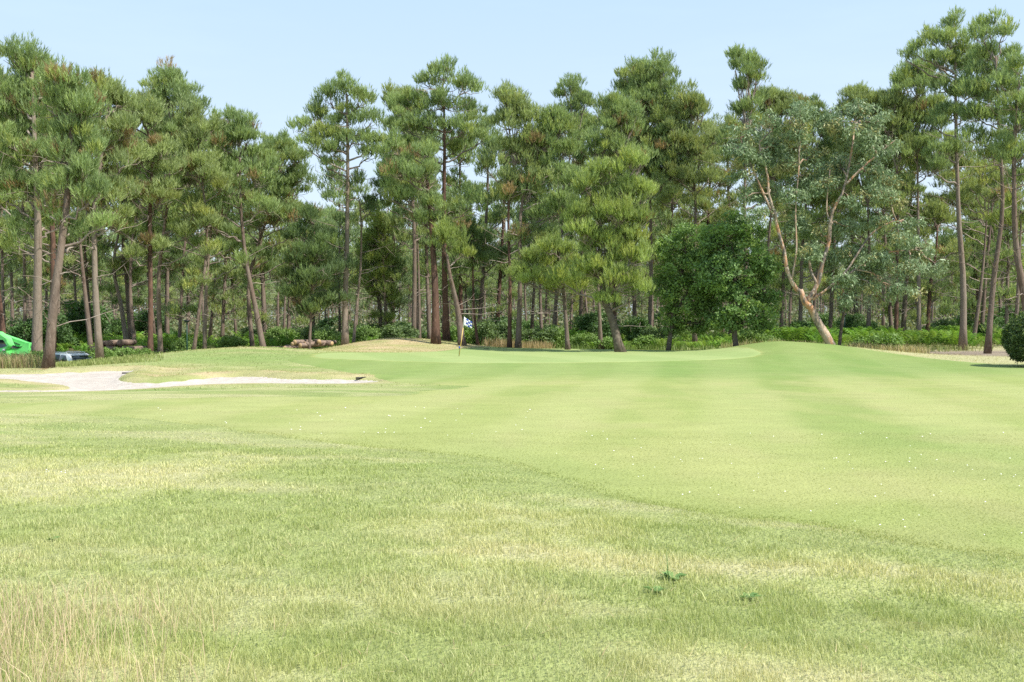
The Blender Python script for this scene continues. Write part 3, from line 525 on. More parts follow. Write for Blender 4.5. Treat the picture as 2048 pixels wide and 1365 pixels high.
# ------------------------------------------------------------ the pines one can tell apart
A = auto_lobes
K = [
 # label, d, trunk px path, width px, lobes, options
 ('thick leaning pine nearest the bunker, its grey trunk standing in front of the silver car', 44.5, [(95, 735), (112, 600), (138, 400), (150, 260), (152, 190)], 25, A(150, 155, 400, 74, 1, 10, 10), dict(tint='pine', brown=.09, dead=16)),
 ('massive upright pine left of the leaning trunk by the green machine', 50, [(73, 712), (80, 600), (86, 450), (82, 300), (76, 150)], 26, A(70, 108, 400, 78, 2, 11, -10), dict(tint='pine', brown=.05, dead=14, bark='g')),
 ('dark pine close behind the massive upright one, trunk nearly black', 60, [(103, 712), (108, 560), (102, 400), (60, 250), (20, 180)], 17, A(10, 150, 400, 72, 3, 9, 10), dict(tint='olive', brown=.06, bark='d')),
 ('pine with a dark lower trunk and a pale forked upper stem behind the bunker', 50, [(200, 722), (196, 600), (193, 480), (199, 400), (215, 300), (222, 200)], 17, A(222, 158, 420, 66, 4, 9, -10), dict(tint='olive', brown=.10, dead=14, bark='g')),
 ('thin red brown pine rising from the logs in the left woods', 55, [(300, 720), (299, 600), (300, 430), (305, 300), (285, 230)], 14, A(285, 180, 450, 65, 5, 9, 0), dict(tint='olive', brown=.12, bark='d')),
 ('pine with a narrow pointed top left of the dip in the skyline', 62, [(322, 705), (318, 560), (335, 400), (347, 240)], 13, A(350, 150, 440, 72, 6, 10, 0), dict(tint='pine', brown=.06)),
 ('small forked pine beside the dark lamp post', 58, [(384, 707), (402, 600), (414, 480), (405, 360), (398, 280)], 10, A(398, 215, 480, 62, 7, 9, 0), dict(tint='olive', brown=.10)),
 ('pine with a pale sunlit trunk a little right of the dark lamp post', 66, [(408, 700), (415, 560), (430, 400), (440, 300)], 10, A(440, 240, 470, 55, 8, 8, 0), dict(tint='pine', brown=.08, bark='g')),
 ('pine leaning left with a bare red trunk behind the left mound', 60, [(530, 696), (512, 620), (492, 520), (482, 400), (480, 300)], 15, A(478, 235, 440, 62, 9, 9, 0), dict(tint='pine', brown=.06)),
 ('round topped pine left of the open gap of sky', 68, [(506, 690), (498, 560), (540, 420), (562, 340)], 11, A(568, 278, 460, 58, 10, 9, 0), dict(tint='pine', brown=.09)),
 ('young dark pine standing just in front of the cut logs', 61, [(618, 704), (622, 640), (626, 540), (628, 450)], 8, [(628, 438, 20, 26), (612, 470, 34, 26), (650, 480, 32, 24), (630, 510, 40, 28), (600, 530, 34, 24), (660, 540, 36, 22), (630, 565, 45, 24), (585, 590, 34, 20), (665, 600, 36, 18), (625, 620, 40, 20), (590, 560, 30, 20)], dict(tint='dark', brown=.02, dens=1.25)),
 ('tall straight pine standing alone in the gap of sky', 62, [(690, 700), (691, 600), (695, 450), (697, 300), (694, 190)], 17, [(692, 170, 26, 28), (665, 195, 28, 24), (722, 195, 30, 26), (640, 225, 30, 24), (690, 228, 34, 28), (742, 235, 28, 26), (606, 250, 22, 16), (650, 265, 38, 24), (705, 272, 40, 24), (748, 278, 26, 22), (622, 290, 26, 18), (672, 298, 32, 16), (735, 310, 30, 14), (652, 325, 22, 10), (715, 362, 16, 16), (683, 375, 20, 12), (676, 398, 24, 10), (712, 388, 12, 12)], dict(tint='pine', brown=.02, dead=16, bark='g', dens=.95)),
 ('slim crooked pine hugging the tall lone pine on its right', 66, [(706, 700), (712, 620), (722, 520), (722, 420), (714, 380)], 8, [(745, 400, 20, 14), (742, 420, 22, 12), (765, 375, 22, 16)], dict(tint='dark', brown=.0, bark='g', dead=14)),
 ('young bushy pine in the second row right of the lone pine', 78, [(773, 690), (770, 600), (765, 480)], 9, A(764, 440, 590, 38, 14, 8, 0), dict(tint='bright', dens=.8)),
 ('twin trunk pine with a reddish stem left of the flag', 72, [(826, 696), (830, 560), (828, 420), (815, 300), (805, 230)], 13, A(810, 175, 400, 52, 15, 8, 0), dict(tint='olive', brown=.05, dead=10)),
 ('slim reddish pine just right of the twin stem', 74, [(839, 696), (838, 560), (834, 420)], 10, [(830, 380, 45, 30), (795, 340, 35, 28), (850, 330, 35, 25)], dict(tint='pine', brown=.04)),
 ('thick dark pine left of the flagstick', 60, [(872, 700), (871, 600), (866, 500), (858, 400), (850, 330)], 22, [(842, 355, 34, 30), (805, 345, 30, 34), (815, 400, 38, 26), (870, 410, 30, 22), (780, 390, 20, 24), (935, 410, 36, 24), (850, 440, 40, 20), (790, 300, 26, 28), (848, 305, 26, 20)], dict(tint='pine', brown=.02, bark='d', dens=1.15)),
 ('tall broad topped pine with a dark trunk left of centre', 64, [(893, 700), (890, 560), (888, 420), (890, 300), (889, 190)], 17, [(888, 150, 30, 24), (860, 160, 26, 22), (930, 175, 34, 26), (832, 205, 34, 30), (885, 205, 38, 26), (940, 220, 32, 22), (812, 245, 34, 26), (865, 250, 40, 24), (925, 255, 40, 22), (800, 285, 30, 18), (958, 275, 28, 18), (845, 290, 34, 16), (905, 290, 30, 14), (795, 205, 18, 18)], dict(tint='pine', brown=.02, dead=18, dens=1.05, bark='d')),
 ('pine leaning left directly behind the flagstick, trunk red brown', 60, [(925, 700), (915, 620), (900, 550), (893, 500)], 19, [(898, 485, 34, 22), (925, 505, 20, 16), (880, 470, 26, 18), (905, 460, 26, 18)], dict(tint='bright', brown=.02, dens=1.3)),
 ('thin young pine with dark drooping boughs right of the flag', 62, [(956, 700), (948, 620), (945, 520), (943, 470)], 8, [(943, 460, 18, 18), (925, 480, 22, 18), (962, 485, 22, 18), (945, 510, 26, 18), (975, 520, 22, 14), (930, 540, 22, 14)], dict(tint='dark', brown=0, dens=1.1, bark='d')),
 ('slim dark pine with a crown above the dry tan tuft', 60, [(1019, 702), (1020, 560), (1017, 420), (1030, 320)], 11, A(1035, 190, 400, 62, 21, 9, 0), dict(tint='olive', brown=.03, bark='d', dead=14)),
 ('pale barked pine on the right edge of the dry tan tuft', 60, [(1036, 704), (1040, 580), (1042, 420), (1070, 320)], 15, A(1110, 210, 430, 52, 22, 8, -10), dict(tint='pine', brown=.06, dead=14)),
 ('spiky pine top between the two middle crowns', 74, [(1105, 700), (1120, 500), (1140, 300)], 11, A(1148, 168, 400, 48, 23, 8, 0), dict(tint='pine', brown=.04)),
 ('straight pine below the low drooping bough', 58, [(1136, 706), (1130, 620), (1122, 540), (1110, 480)], 12, [(1110, 500, 40, 20), (1085, 540, 34, 22), (1140, 540, 36, 24), (1050, 520, 24, 16), (1060, 560, 30, 18), (1115, 575, 40, 18), (1040, 545, 22, 14), (1165, 570, 30, 18)], dict(tint='bright', brown=.02, dens=1.3)),
 ('bright green leaning pine with a heavy dark base in the middle', 54, [(1242, 700), (1225, 640), (1208, 590), (1200, 500), (1205, 420)], 24, [(1265, 335, 26, 26), (1210, 350, 36, 30), (1170, 372, 32, 30), (1245, 385, 44, 32), (1290, 390, 26, 26), (1185, 415, 44, 32), (1150, 440, 24, 28), (1235, 440, 48, 30), (1280, 440, 30, 26), (1165, 475, 34, 26), (1215, 490, 48, 28), (1260, 520, 40, 24), (1190, 540, 44, 26), (1235, 565, 44, 24), (1275, 580, 26, 18), (1130, 560, 30, 20), (1215, 600, 30, 14), (1265, 480, 34, 24)], dict(tint='bright', brown=.015, dens=1.35, upright=1.1, bark='o')),
 ('brown pine trunk close behind the leaning bright pine', 64, [(1202, 700), (1197, 600), (1190, 450)], 12, A(1235, 200, 380, 55, 26, 8, 0), dict(tint='pine', brown=.03)),
 ('broad domed pine crown above the bright green pine', 70, [(1300, 695), (1302, 560), (1300, 420), (1290, 260)], 14, A(1290, 142, 370, 84, 27, 12, 10), dict(tint='pine', brown=.03, dead=12)),
 ('pine with brown undershoots behind the oak', 68, [(1390, 695), (1388, 560), (1392, 400), (1375, 280)], 12, A(1385, 188, 400, 58, 28, 9, 0), dict(tint='olive', brown=.05)),
 ('orange barked pine whose lower trunk shows beside the oak', 64, [(1487, 698), (1490, 560), (1485, 400), (1490, 250)], 14, A(1495, 105, 330, 48, 29, 9, 0), dict(tint='pine', brown=.03)),
 ('slender pine between the pointed top and the eucalyptus', 70, [(1520, 695), (1530, 560), (1545, 350)], 12, A(1555, 185, 400, 62, 30, 9, 0), dict(tint='olive', brown=.04)),
 ('pine with a flat top in the low stretch of skyline', 74, [(1600, 695), (1605, 500), (1620, 330)], 11, A(1628, 212, 440, 58, 31, 9, 0), dict(tint='pine', brown=.04)),
 ('pine behind the right limb of the eucalyptus', 72, [(1735, 690), (1740, 560), (1735, 400)], 12, A(1725, 175, 400, 68, 32, 10, 0), dict(tint='olive', brown=.03)),
 ('dark slender pine between eucalyptus and the tall right pines', 70, [(1792, 688), (1792, 560), (1793, 420), (1790, 330)], 11, A(1790, 190, 400, 48, 33, 8, 0), dict(tint='olive', brown=.04, bark='d')),
 ('straight grey pine left of the tallest pine', 70, [(1838, 690), (1836, 560), (1834, 420), (1832, 280)], 12, A(1835, 130, 340, 62, 34, 10, 0), dict(tint='pine', brown=.04, dead=16, bark='g')),
 ('tallest straight pine on the right with a bare bent trunk', 64, [(1926, 690), (1924, 560), (1916, 430), (1911, 250), (1908, 100)], 17, [(1908, 45, 20, 28), (1890, 85, 26, 24), (1928, 90, 24, 24), (1858, 75, 26, 18), (1830, 95, 22, 13), (1880, 300, 30, 16), (1915, 290, 26, 16), (1860, 335, 22, 12), (1905, 125, 34, 24), (1868, 118, 24, 16), (1938, 130, 30, 26), (1900, 165, 34, 20), (1928, 185, 34, 24), (1895, 215, 30, 18), (1925, 225, 30, 18), (1870, 240, 22, 12), (1810, 108, 14, 8)], dict(tint='pine', brown=.01, dead=22, dens=1.2, bark='g')),
 ('second tall pine with twin tops at the right edge', 58, [(1975, 690), (1985, 560), (1998, 420), (1990, 280), (1978, 120)], 15, [(1975, 40, 20, 24), (1960, 68, 26, 18), (1995, 62, 24, 18), (1980, 105, 32, 22), (2015, 110, 22, 18), (1962, 140, 36, 24), (2002, 150, 36, 24), (1945, 180, 30, 22), (1985, 190, 40, 24), (1958, 225, 34, 22), (2000, 225, 34, 20), (1945, 265, 26, 14), (1990, 275, 34, 18), (1960, 310, 28, 16), (2005, 320, 26, 16)], dict(tint='pine', brown=.01, dead=22, dens=1.2)),
 ('curved thick pine rising behind the round bush', 54, [(2062, 690), (2046, 600), (2028, 500), (2020, 400), (2024, 280), (2030, 170)], 20, [(2030, 130, 28, 20), (2005, 165, 26, 20), (2048, 170, 32, 26), (2020, 205, 36, 20), (2062, 220, 36, 26), (2085, 150, 34, 26), (2030, 245, 34, 16), (2085, 270, 34, 20), (2060, 285, 30, 16), (2035, 320, 34, 20), (2010, 290, 30, 18), (2045, 360, 30, 18)], dict(tint='pine', brown=.02, dead=22, dens=1.15)),
 ('short leaning pine low between the two tall right pines', 68, [(1945, 690), (1960, 560), (1972, 420)], 11, [(1965, 345, 34, 22), (2000, 365, 30, 20), (1940, 375, 26, 16), (1970, 395, 36, 16), (1925, 400, 22, 14), (2010, 400, 26, 14)], dict(tint='olive', brown=.03)),
 ('low spreading pine bough tree at the far right edge', 60, [(2030, 690), (2032, 560), (2036, 440)], 12, [(2036, 415, 34, 18), (2070, 400, 30, 20), (2010, 440, 28, 16), (2050, 450, 34, 14), (2000, 330, 24, 14)], dict(tint='bright', brown=.03)),
 ('leaning dark trunk pine behind the right bush', 76, [(1962, 688), (1972, 560), (1985, 440), (1990, 380)], 11, A(1900, 300, 460, 50, 40, 7, 20), dict(tint='olive', brown=.03)),
 ('slim pine at the left edge leaning towards the frame', 63, [(14, 712), (0, 590), (-18, 420), (-25, 300)], 15, A(-20, 175, 420, 62, 41, 8, 0), dict(tint='bright', brown=.02, bark='d')),
 ('slender leaning pine in the left woods behind the logs', 70, [(183, 700), (172, 600), (160, 480), (150, 350)], 13, A(120, 200, 460, 60, 42, 8, 0), dict(tint='olive', brown=.08)),
 ('pale trunk pine leaning right out of the bracken', 74, [(255, 700), (240, 610), (228, 520), (262, 380)], 13, A(265, 240, 480, 58, 43, 8, 0), dict(tint='olive', brown=.12, bark='g')),
 ('grey pine just left of the pale leaning trunk', 72, [(271, 700), (262, 600), (268, 460), (300, 330)], 12, A(310, 260, 470, 52, 44, 8, 0), dict(tint='pine', brown=.08)),
]
BK = dict(g=M_BARKG, d=M_BARKD, o=M_OBARK)
for lab, d, tr, wp, lb, kw in K:
    kw = dict(kw); b = BK.get(kw.pop('bark', None), M_BARK)
    r_ = random.Random(d)
    pine('pine_tree', lab, d, tr, wp, lb, bark=b, **kw)
# second row: filling the skyline between the named ones
SKY_PX = [-150, -60, 0, 60, 130, 200, 270, 345, 400, 480, 540, 580, 615, 650, 700, 745, 790, 880, 950, 1040, 1110, 1150, 1200, 1290, 1370, 1430, 1495, 1560, 1640, 1720, 1790, 1880, 1960, 2048, 2150, 2250]
SKY_Y = [170, 160, 175, 150, 170, 175, 200, 190, 235, 250, 300, 330, 415, 425, 425, 415, 250, 190, 210, 205, 225, 200, 200, 165, 200, 190, 190, 200, 225, 200, 190, 400, 385, 350, 150, 150]
r_ = random.Random(77); FILL = []
for i, px in enumerate([-150, -95, -40, 8, 48, 118, 165, 245, 335, 378, 455, 520, 585, 640, 745, 788, 850, 920, 975, 1008, 1075, 1165, 1225, 1262, 1345, 1418, 1455, 1570, 1668, 1700, 1765, 1815, 1868, 1945, 2015, 2100, 2170]):
    d = r_.uniform(70, 84); top = np.interp(px, SKY_PX, SKY_Y)+r_.uniform(15, 70); W = r_.uniform(40, 62)*(1 if top < 380 else .8)
    gap = 600 < px < 775 or px > 1850
    bot = min(top+r_.uniform(220, 320), 560) if not gap else top+120
    if gap: W = 44; bot = top+(190 if px > 1800 else 120)
    ln_ = r_.uniform(-22, 22); FILL.append(px)
    lab = f"second row pine whose crown fills the canopy {'left of' if px < 600 else 'around' if px < 1000 else 'right of'} the middle"
    pine('pine_tree', 'slender pine of the second row, crown merged with its neighbours behind the front pines', d, [(px+ln_, 690), (px+ln_*.5, 560), (px, (top+bot)/2), (px, top+40)], r_.uniform(9, 13), A(px, top, bot, W, 200+i, 8, 0),
         bark=r_.choice([M_BARK, M_BARKG, M_BARKD, M_BARK]), group='pines of the second row', tint=r_.choice(['pine', 'olive', 'olive', 'pine', 'blue']), brown=r_.choice([.02, .05, .12 if px < 500 else .03]), k=7, nsh=24, wd=.044, dead=14, dens=.9)

# ------------------------------------------------------------ deep woodland: eight pines copied one by one
protos = []
rr_ = random.Random(5)
for q in range(9):
    H = rr_.uniform(13, 17.5); W = rr_.uniform(1.7, 2.6); zb = H*rr_.uniform(.26, .5)
    lbs = []
    for i in range(10):
        t = i/9; r = W*rr_.uniform(.34, .55); a = rr_.random()*6.28; o_ = (W-r)*rr_.random()**.5*(.3+.9*math.sin(t*2.6+.3))
        lbs.append((o_*math.cos(a), o_*math.sin(a), H-.7-(H-zb)*t, r, r, r*.9))
    lx, ly = rr_.uniform(-1, 1), rr_.uniform(-.6, .6)
    lbs = [(l[0]+lx*l[2]/H, l[1]+ly*l[2]/H, *l[2:]) for l in lbs]
    tm, bm, (V, T, C) = pine_geo([(0, 0, 0), (lx*.2, ly*.2, H*.35), (lx*.7, ly*.7, H*.7), (lx, ly, H-.5)], rr_.uniform(.10, .17), lbs, 900+q, tint=['pine', 'olive', 'blue', 'pine', 'dark'][q % 5], brown=.03,
        dens=1., rc=.55, nsh=18, k=6, ln=.33, wd=.065, dead=14, lodn=8)
    protos.append((make_mesh('trunk', np.concatenate(tm.V), [np.concatenate(tm.T), np.concatenate(tm.Q)], smooth=True), make_mesh('branches', np.concatenate(bm.V), np.concatenate(bm.Q)), make_mesh('crown', V, T, C), H))
for tme, bme, cme, _ in protos:
    tme.materials.append(M_BARK); bme.materials.append(M_TWIG); cme.materials.append(M_NEEDLE)
LAB = [(430, 'slender pine deep in the woods behind the logs and the car'), (760, 'slender pine deep in the woods seen under the gap of sky'), (1050, 'slender pine deep in the woods behind the flagstick'),
       (1560, 'slender pine deep in the woods behind the bright pine and the oak'), (9999, 'slender pine deep in the woods behind the bracken on the right')]
GRP = ['deep pines behind the logs', 'deep pines under the sky gap', 'deep pines behind the flag', 'deep pines behind the oak', 'deep pines behind the bracken']
pts = []; r2 = random.Random(11); tries = 0
while len(pts) < 212 and tries < 20000:
    tries += 1; d = 80+(205-80)*r2.random()**.85; px = r2.uniform(-170, 2220); x = WX(px, d)
    if all((x-a)**2+(d-b)**2 > (4.2+.022*(d-80))**2 for a, b, _ in pts): pts.append((x, d, px))
for i, (x, d, px) in enumerate(pts):
    tme, bme, cme, H = protos[r2.randrange(9)]
    gi = [k for k, (lim, _) in enumerate(LAB) if px < lim][0]
    root = empty('pine_tree', (x, d, hs(x, d)-.1), LAB[gi][1], 'pine tree', GRP[gi], rz=r2.random()*6.28)
    hmax = 17.5 if not (590 < px < 790 or px > 1840) else 15.2
    s = r2.uniform(.85, 1.15); s = min(s, hmax/H) if d < 130 else min(s, 1.08); root.scale = (s*r2.uniform(.9, 1.15), s, s)
    root.rotation_euler = (r2.gauss(0, .03), r2.gauss(0, .045), r2.random()*6.28)
    for nm, me in (('trunk', tme), ('branches', bme), ('crown', cme)):
        o = bpy.data.objects.new(nm, me); COL.objects.link(o); o.parent = root
# the far wood that reads as one mass
rng = np.random.default_rng(31); n = 1000; d = 185+190*rng.random(n)**.8; px = rng.uniform(-260, 2310, n); x = WX(px, d); z0 = hg(x, d)
mb = MB(); P = []; D = []; C = []
for i in range(n):
    H = rng.uniform(13, 17); r = rng.uniform(.13, .22); lx = rng.normal()*.5
    mb.tube([(x[i], d[i], z0[i]-.2), (x[i]+lx*.4, d[i], z0[i]+H*.5), (x[i]+lx, d[i], z0[i]+H*.93)], [r, r*.75, r*.3], 5, cap=False)
    for q in range(16):
        t = rng.random(); c = np.array([x[i]+lx+rng.normal()*1.2*(.5+t), d[i]+rng.normal()*1.2, z0[i]+H-.5-t*H*(.42 if q < 11 else .75)]); m = 26
        f = unit(rng.normal(size=(m, 3))); P.append(c+f*.85*rng.random((m, 1))**.4); f[:, 2] += .6; D.append(unit(f)); C.append(np.broadcast_to(np.array([.25, .30, .16])*(.7+.6*rng.random()), (m, 3)))
o = mb.build('far_trunks', M_BARK); tag(o, 'distant mass of thin pine trunks at the back of the woods', 'woodland', kind='stuff')
V, c = tufts(np.concatenate(P), np.concatenate(D), rng, 3, .55, .16, .7, np.concatenate(C))
tag(link('far_canopy', make_mesh('far_canopy', V, np.arange(len(V)).reshape(-1, 3), c), M_NEEDLE), 'distant mass of pine foliage at the back of the woods', 'woodland', kind='stuff')

rng = np.random.default_rng(37); n = 3600; d = 105+240*rng.random(n)**.9; px = rng.uniform(-260, 2310, n); x = WX(px, d); z0 = hg(x, d); P = []
hh = 1.2+3.0*fbm(x, d, 14, 2, 4.)+5.5*ss(170, 270, d); m = 60
for i in range(n):
    f = rng.normal(size=(m, 3)); f[:, 2] = np.abs(f[:, 2]); P.append(np.array([x[i], d[i], z0[i]])+f*np.array([1.25, 1.25, hh[i]*.45]))
P = np.concatenate(P); cc = np.repeat(mixc(np.array([.15, .21, .09]), np.array([.24, .225, .14]), rng.random(n)), m, 0)
V, c = leaves(P, unit(rng.normal(size=P.shape)), rng, .42, .26, cc)
tag(link('far_undergrowth', make_mesh('far_undergrowth', V, np.arange(len(V)).reshape(-1, 4), c), M_LEAF), 'distant mass of green undergrowth between the pine trunks', 'undergrowth', kind='stuff')

# ------------------------------------------------------------ oak and eucalyptus
def leaf_crown(lobes, seed, n_per, rc, ln, wd, c1, c2, surf=.55, droop=0, hi=None):
    rng = np.random.default_rng(seed); V = []; C = []; cents = []
    for lb in lobes:
        c = np.array(lb[:3]); r = np.array(lb[3:6]); n = max(3, int(4.2*r.prod()**(2/3.)/rc/rc)); u = unit(rng.normal(size=(n, 3)))
        cc = c+u*r*(surf+(1-surf)*rng.random((n, 1))); cents.append((c, cc))
        for q in range(n):
            m = n_per; f = unit(rng.normal(size=(m, 3))); p = cc[q]+f*rc*(.2+.8*rng.random((m, 1))**.6)*np.array([1, 1, .7])
            t = rng.random(); col = np.array(c1)*t+np.array(c2)*(1-t)
            if hi is not None and rng.random() < hi[1]: col = np.array(hi[0])
            v, cl = leaves(p, f, rng, ln, wd, np.broadcast_to(col, (m, 3)), droop=droop); V.append(v); C.append(cl)
    return np.concatenate(V), np.concatenate(C), cents
def broadleaf(name, label, cat, d, stems, lobes, bark, leafm, seed, group=None, twigr=.02, **kw):
    s = d/F; x0 = WX(stems[0][0][0], d); z0 = hs(x0, d)-.1; rg = random.Random(seed)
    root = empty(name, (x0, d, z0), label, cat, group); rng = np.random.default_rng(seed)
    tips = []; 
    for i, st in enumerate(stems):
        *pp, w0, w1 = st; P = []; y = 0 if i == 0 else rg.uniform(-.2, .2)
        for j, p in enumerate(pp):
            y0_ = p[2] if len(p) > 2 else 0
            P.append((WX(p[0], d)-x0, y0_, WZ(p[1], d)-z0 if not (i == 0 and j == 0) else 0))
        P = path_spline(P, 14); tips += list(P[4:])
        m = MB(); m.tube(P, np.linspace(w0, w1, 14)*s/2, 10, lump=.16, rng=rng); m.build('trunk' if i == 0 else 'limb', bark, root, smooth=True)
    L3 = [(WX(l[0], d)-x0, (l[4] if len(l) > 4 else rg.uniform(-.6, .6)*l[2]*s), WZ(l[1], d)-z0, l[2]*s, l[2]*s, l[3]*s) for l in lobes]
    V, C, cents = leaf_crown(L3, seed, **kw); tips = np.array(tips); bm = MB()
    for c, cc in cents:
        i = np.argmin(((tips-c)**2).sum(1)+2*np.maximum(0, tips[:, 2]-c[2])**2); lim = curve(tips[i], c, 6, .1, .08, rng); bm.tube(lim, np.linspace(max(.05, twigr*2.2), .03, 6), 5, cap=False)
        for q in cc[::2]:
            k = lim[rng.integers(2, 6)]; bm.tube(curve(k, q, 4, -.05, .04, rng), np.linspace(twigr, .008, 4), 3, cap=False)
    bm.build('branches', bark, root)
    link('crown', make_mesh('crown', V, np.arange(len(V)).reshape(-1, 4), C), leafm, root)
    return root
broadleaf('oak_tree', 'rounded dark green oak with a paler left shoulder beside the bright pine', 'oak tree', 56, [((1336, 700), (1345, 640), (1358, 580), (1370, 500), 10, 5), ((1345, 640), (1385, 560), (1410, 480), 6, 3)],
  [(1375, 470, 34, 24), (1425, 520, 40, 36), (1430, 590, 40, 34), (1340, 500, 34, 28), (1400, 500, 42, 32), (1360, 540, 48, 34), (1415, 560, 44, 32), (1330, 580, 34, 28), (1375, 600, 48, 28), (1420, 620, 34, 22), (1335, 630, 28, 20), (1390, 645, 36, 18), (1350, 655, 26, 14), (1425, 650, 30, 16)], M_OBARK, M_LEAF, 61,
  group='oaks beside the bright pine', n_per=70, rc=.42, ln=.17, wd=.095, c1=(.22, .33, .10), c2=(.15, .24, .08), hi=((.31, .42, .12), .16))
broadleaf('oak_tree', 'larger dark green oak touching the eucalyptus on its left', 'oak tree', 54, [((1472, 700), (1468, 650), (1470, 580), (1465, 500), 12, 5), ((1468, 640), (1500, 570), (1520, 500), 7, 3)],
  [(1460, 455, 36, 26), (1420, 475, 32, 26), (1418, 545, 34, 34), (1500, 470, 36, 28), (1440, 495, 42, 32), (1490, 515, 48, 34), (1530, 540, 34, 32), (1450, 555, 46, 34), (1505, 575, 46, 32), (1545, 590, 22, 24), (1465, 610, 44, 28), (1515, 625, 36, 20), (1440, 640, 32, 20), (1485, 648, 34, 16), (1530, 650, 26, 12)], M_OBARK, M_LEAF, 62,
  group='oaks beside the bright pine', n_per=70, rc=.42, ln=.17, wd=.095, c1=(.20, .31, .10), c2=(.14, .23, .08), hi=((.28, .39, .11), .12))
broadleaf('eucalyptus_tree', 'leaning eucalyptus with peeling orange and grey bark and blue green leaves', 'eucalyptus', 52,
  [((1664, 690), (1652, 672), (1636, 645), (1622, 618), (1608, 603), (1600, 580), 19, 11), ((1604, 588), (1586, 571), (1572, 535), (1568, 505), (1553, 455), (1549, 425), (1537, 395), (1533, 345), (1518, 300), 10, 3), ((1612, 608), (1622, 590), (1636, 566), (1646, 515), (1657, 490), (1660, 440), (1668, 415), (1684, 385), (1697, 330), (1708, 250), 11, 3),
   ((1633, 568), (1620, 540), (1618, 500), 7, 4), ((1583, 560), (1592, 500), (1590, 420), (1597, 330), 4, 2), ((1664, 450), (1652, 420), (1658, 340), 4, 2), ((1690, 370), (1730, 330), (1790, 280), 5, 2), ((1625, 600), (1680, 560), (1760, 510), (1830, 500), 5, 2),
   ((1540, 420), (1500, 330), (1480, 280), 5, 2), ((1640, 590), (1690, 545), (1740, 470), (1790, 440), 5, 3)],
  [(1715, 225, 42, 26), (1755, 245, 34, 24), (1680, 260, 34, 24), (1730, 285, 44, 22), (1775, 300, 34, 18), (1500, 270, 36, 26), (1545, 250, 34, 22), (1590, 270, 34, 22), (1520, 320, 36, 24), (1580, 330, 34, 24), (1630, 310, 32, 26), (1480, 350, 28, 22),
   (1640, 370, 28, 20), (1590, 390, 28, 18), (1745, 350, 38, 20), (1700, 400, 26, 16), (1490, 400, 24, 18), (1625, 500, 32, 22), (1790, 480, 42, 20), (1840, 500, 40, 20), (1750, 520, 40, 22), (1870, 540, 26, 18), (1815, 540, 44, 20), (1700, 500, 32, 20), (1680, 560, 34, 18),
   (1740, 570, 36, 16), (1760, 440, 34, 16), (1820, 450, 24, 14), (1640, 460, 22, 14), (1690, 600, 26, 12), (1560, 290, 50, 34, 1.0), (1620, 350, 44, 36, 1.0), (1690, 330, 46, 34, 1.2), (1540, 370, 40, 30, 1.0), (1660, 240, 44, 34, .5), (1600, 230, 40, 26), (1770, 390, 44, 34), (1700, 450, 40, 30, 1.0), (1660, 520, 40, 26, 1.2), (1600, 440, 34, 26, .8), (1740, 540, 50, 26, 1.0), (1800, 580, 40, 16), (1480, 310, 34, 30), (1510, 430, 26, 20)], M_EBARK, M_EUC, 63, n_per=70, rc=.48, ln=.22, wd=.065, c1=(.27, .35, .18), c2=(.17, .245, .12), surf=.1, droop=.8, hi=((.33, .32, .13), .16))
broadleaf('eucalyptus_tree', 'slim dark stemmed eucalyptus right behind the foot of the leaning one', 'eucalyptus', 54, [((1678, 690), (1685, 640), (1695, 590), (1720, 540), 7, 3)], [(1720, 545, 26, 18), (1770, 560, 34, 18), (1690, 575, 22, 14), (1745, 600, 26, 14)], M_OBARK, M_EUC, 64, n_per=50, rc=.5, ln=.2, wd=.045, c1=(.26, .32, .19), c2=(.17, .23, .13), surf=.3, droop=.8)

# ------------------------------------------------------------ bushes
def bush_mesh(seed, W, H, c1, c2, n=70, ln=.15, wd=.09, rc=.3, stems=7, hi=None, surf=.6):
    rng = np.random.default_rng(seed); lb = [(0, 0, H*.5, W*.42, W*.4, H*.46)]
    for i in range(6):
        a = rng.random()*6.28; lb.append((W*.3*math.cos(a), W*.3*math.sin(a), H*(.3+.4*rng.random()), W*.24, W*.24, H*.26))
    V, C, _ = leaf_crown(lb, seed, n, rc, ln, wd, c1, c2, surf=surf, hi=hi); V[:, 2] = np.maximum(V[:, 2], .02)
    bm = MB()
    for i in range(stems):
        a = rng.random()*6.28; e = np.array([W*.3*math.cos(a), W*.3*math.sin(a), H*(.5+.35*rng.random())]); bm.tube(curve(np.array([.1*math.cos(a), .1*math.sin(a), -.1]), e, 5, 0, .04, rng), np.linspace(.03, .01, 5), 4, cap=False)
    return make_mesh('foliage', V, np.arange(len(V)).reshape(-1, 4), C), make_mesh('stems', np.concatenate(bm.V), np.concatenate(bm.Q))
def put_bush(name, label, cat, x, d, meshes, mats_, group=None, s=(1, 1, 1), rz=0):
    root = empty(name, (x, d, hs(x, d)-.02), label, cat, group, rz); root.scale = s
    for nm, me, m in zip(('foliage', 'stems'), meshes, mats_):
        if not me.materials: me.materials.append(m)
        o = bpy.data.objects.new(nm, me); COL.objects.link(o); o.parent = root
    return root
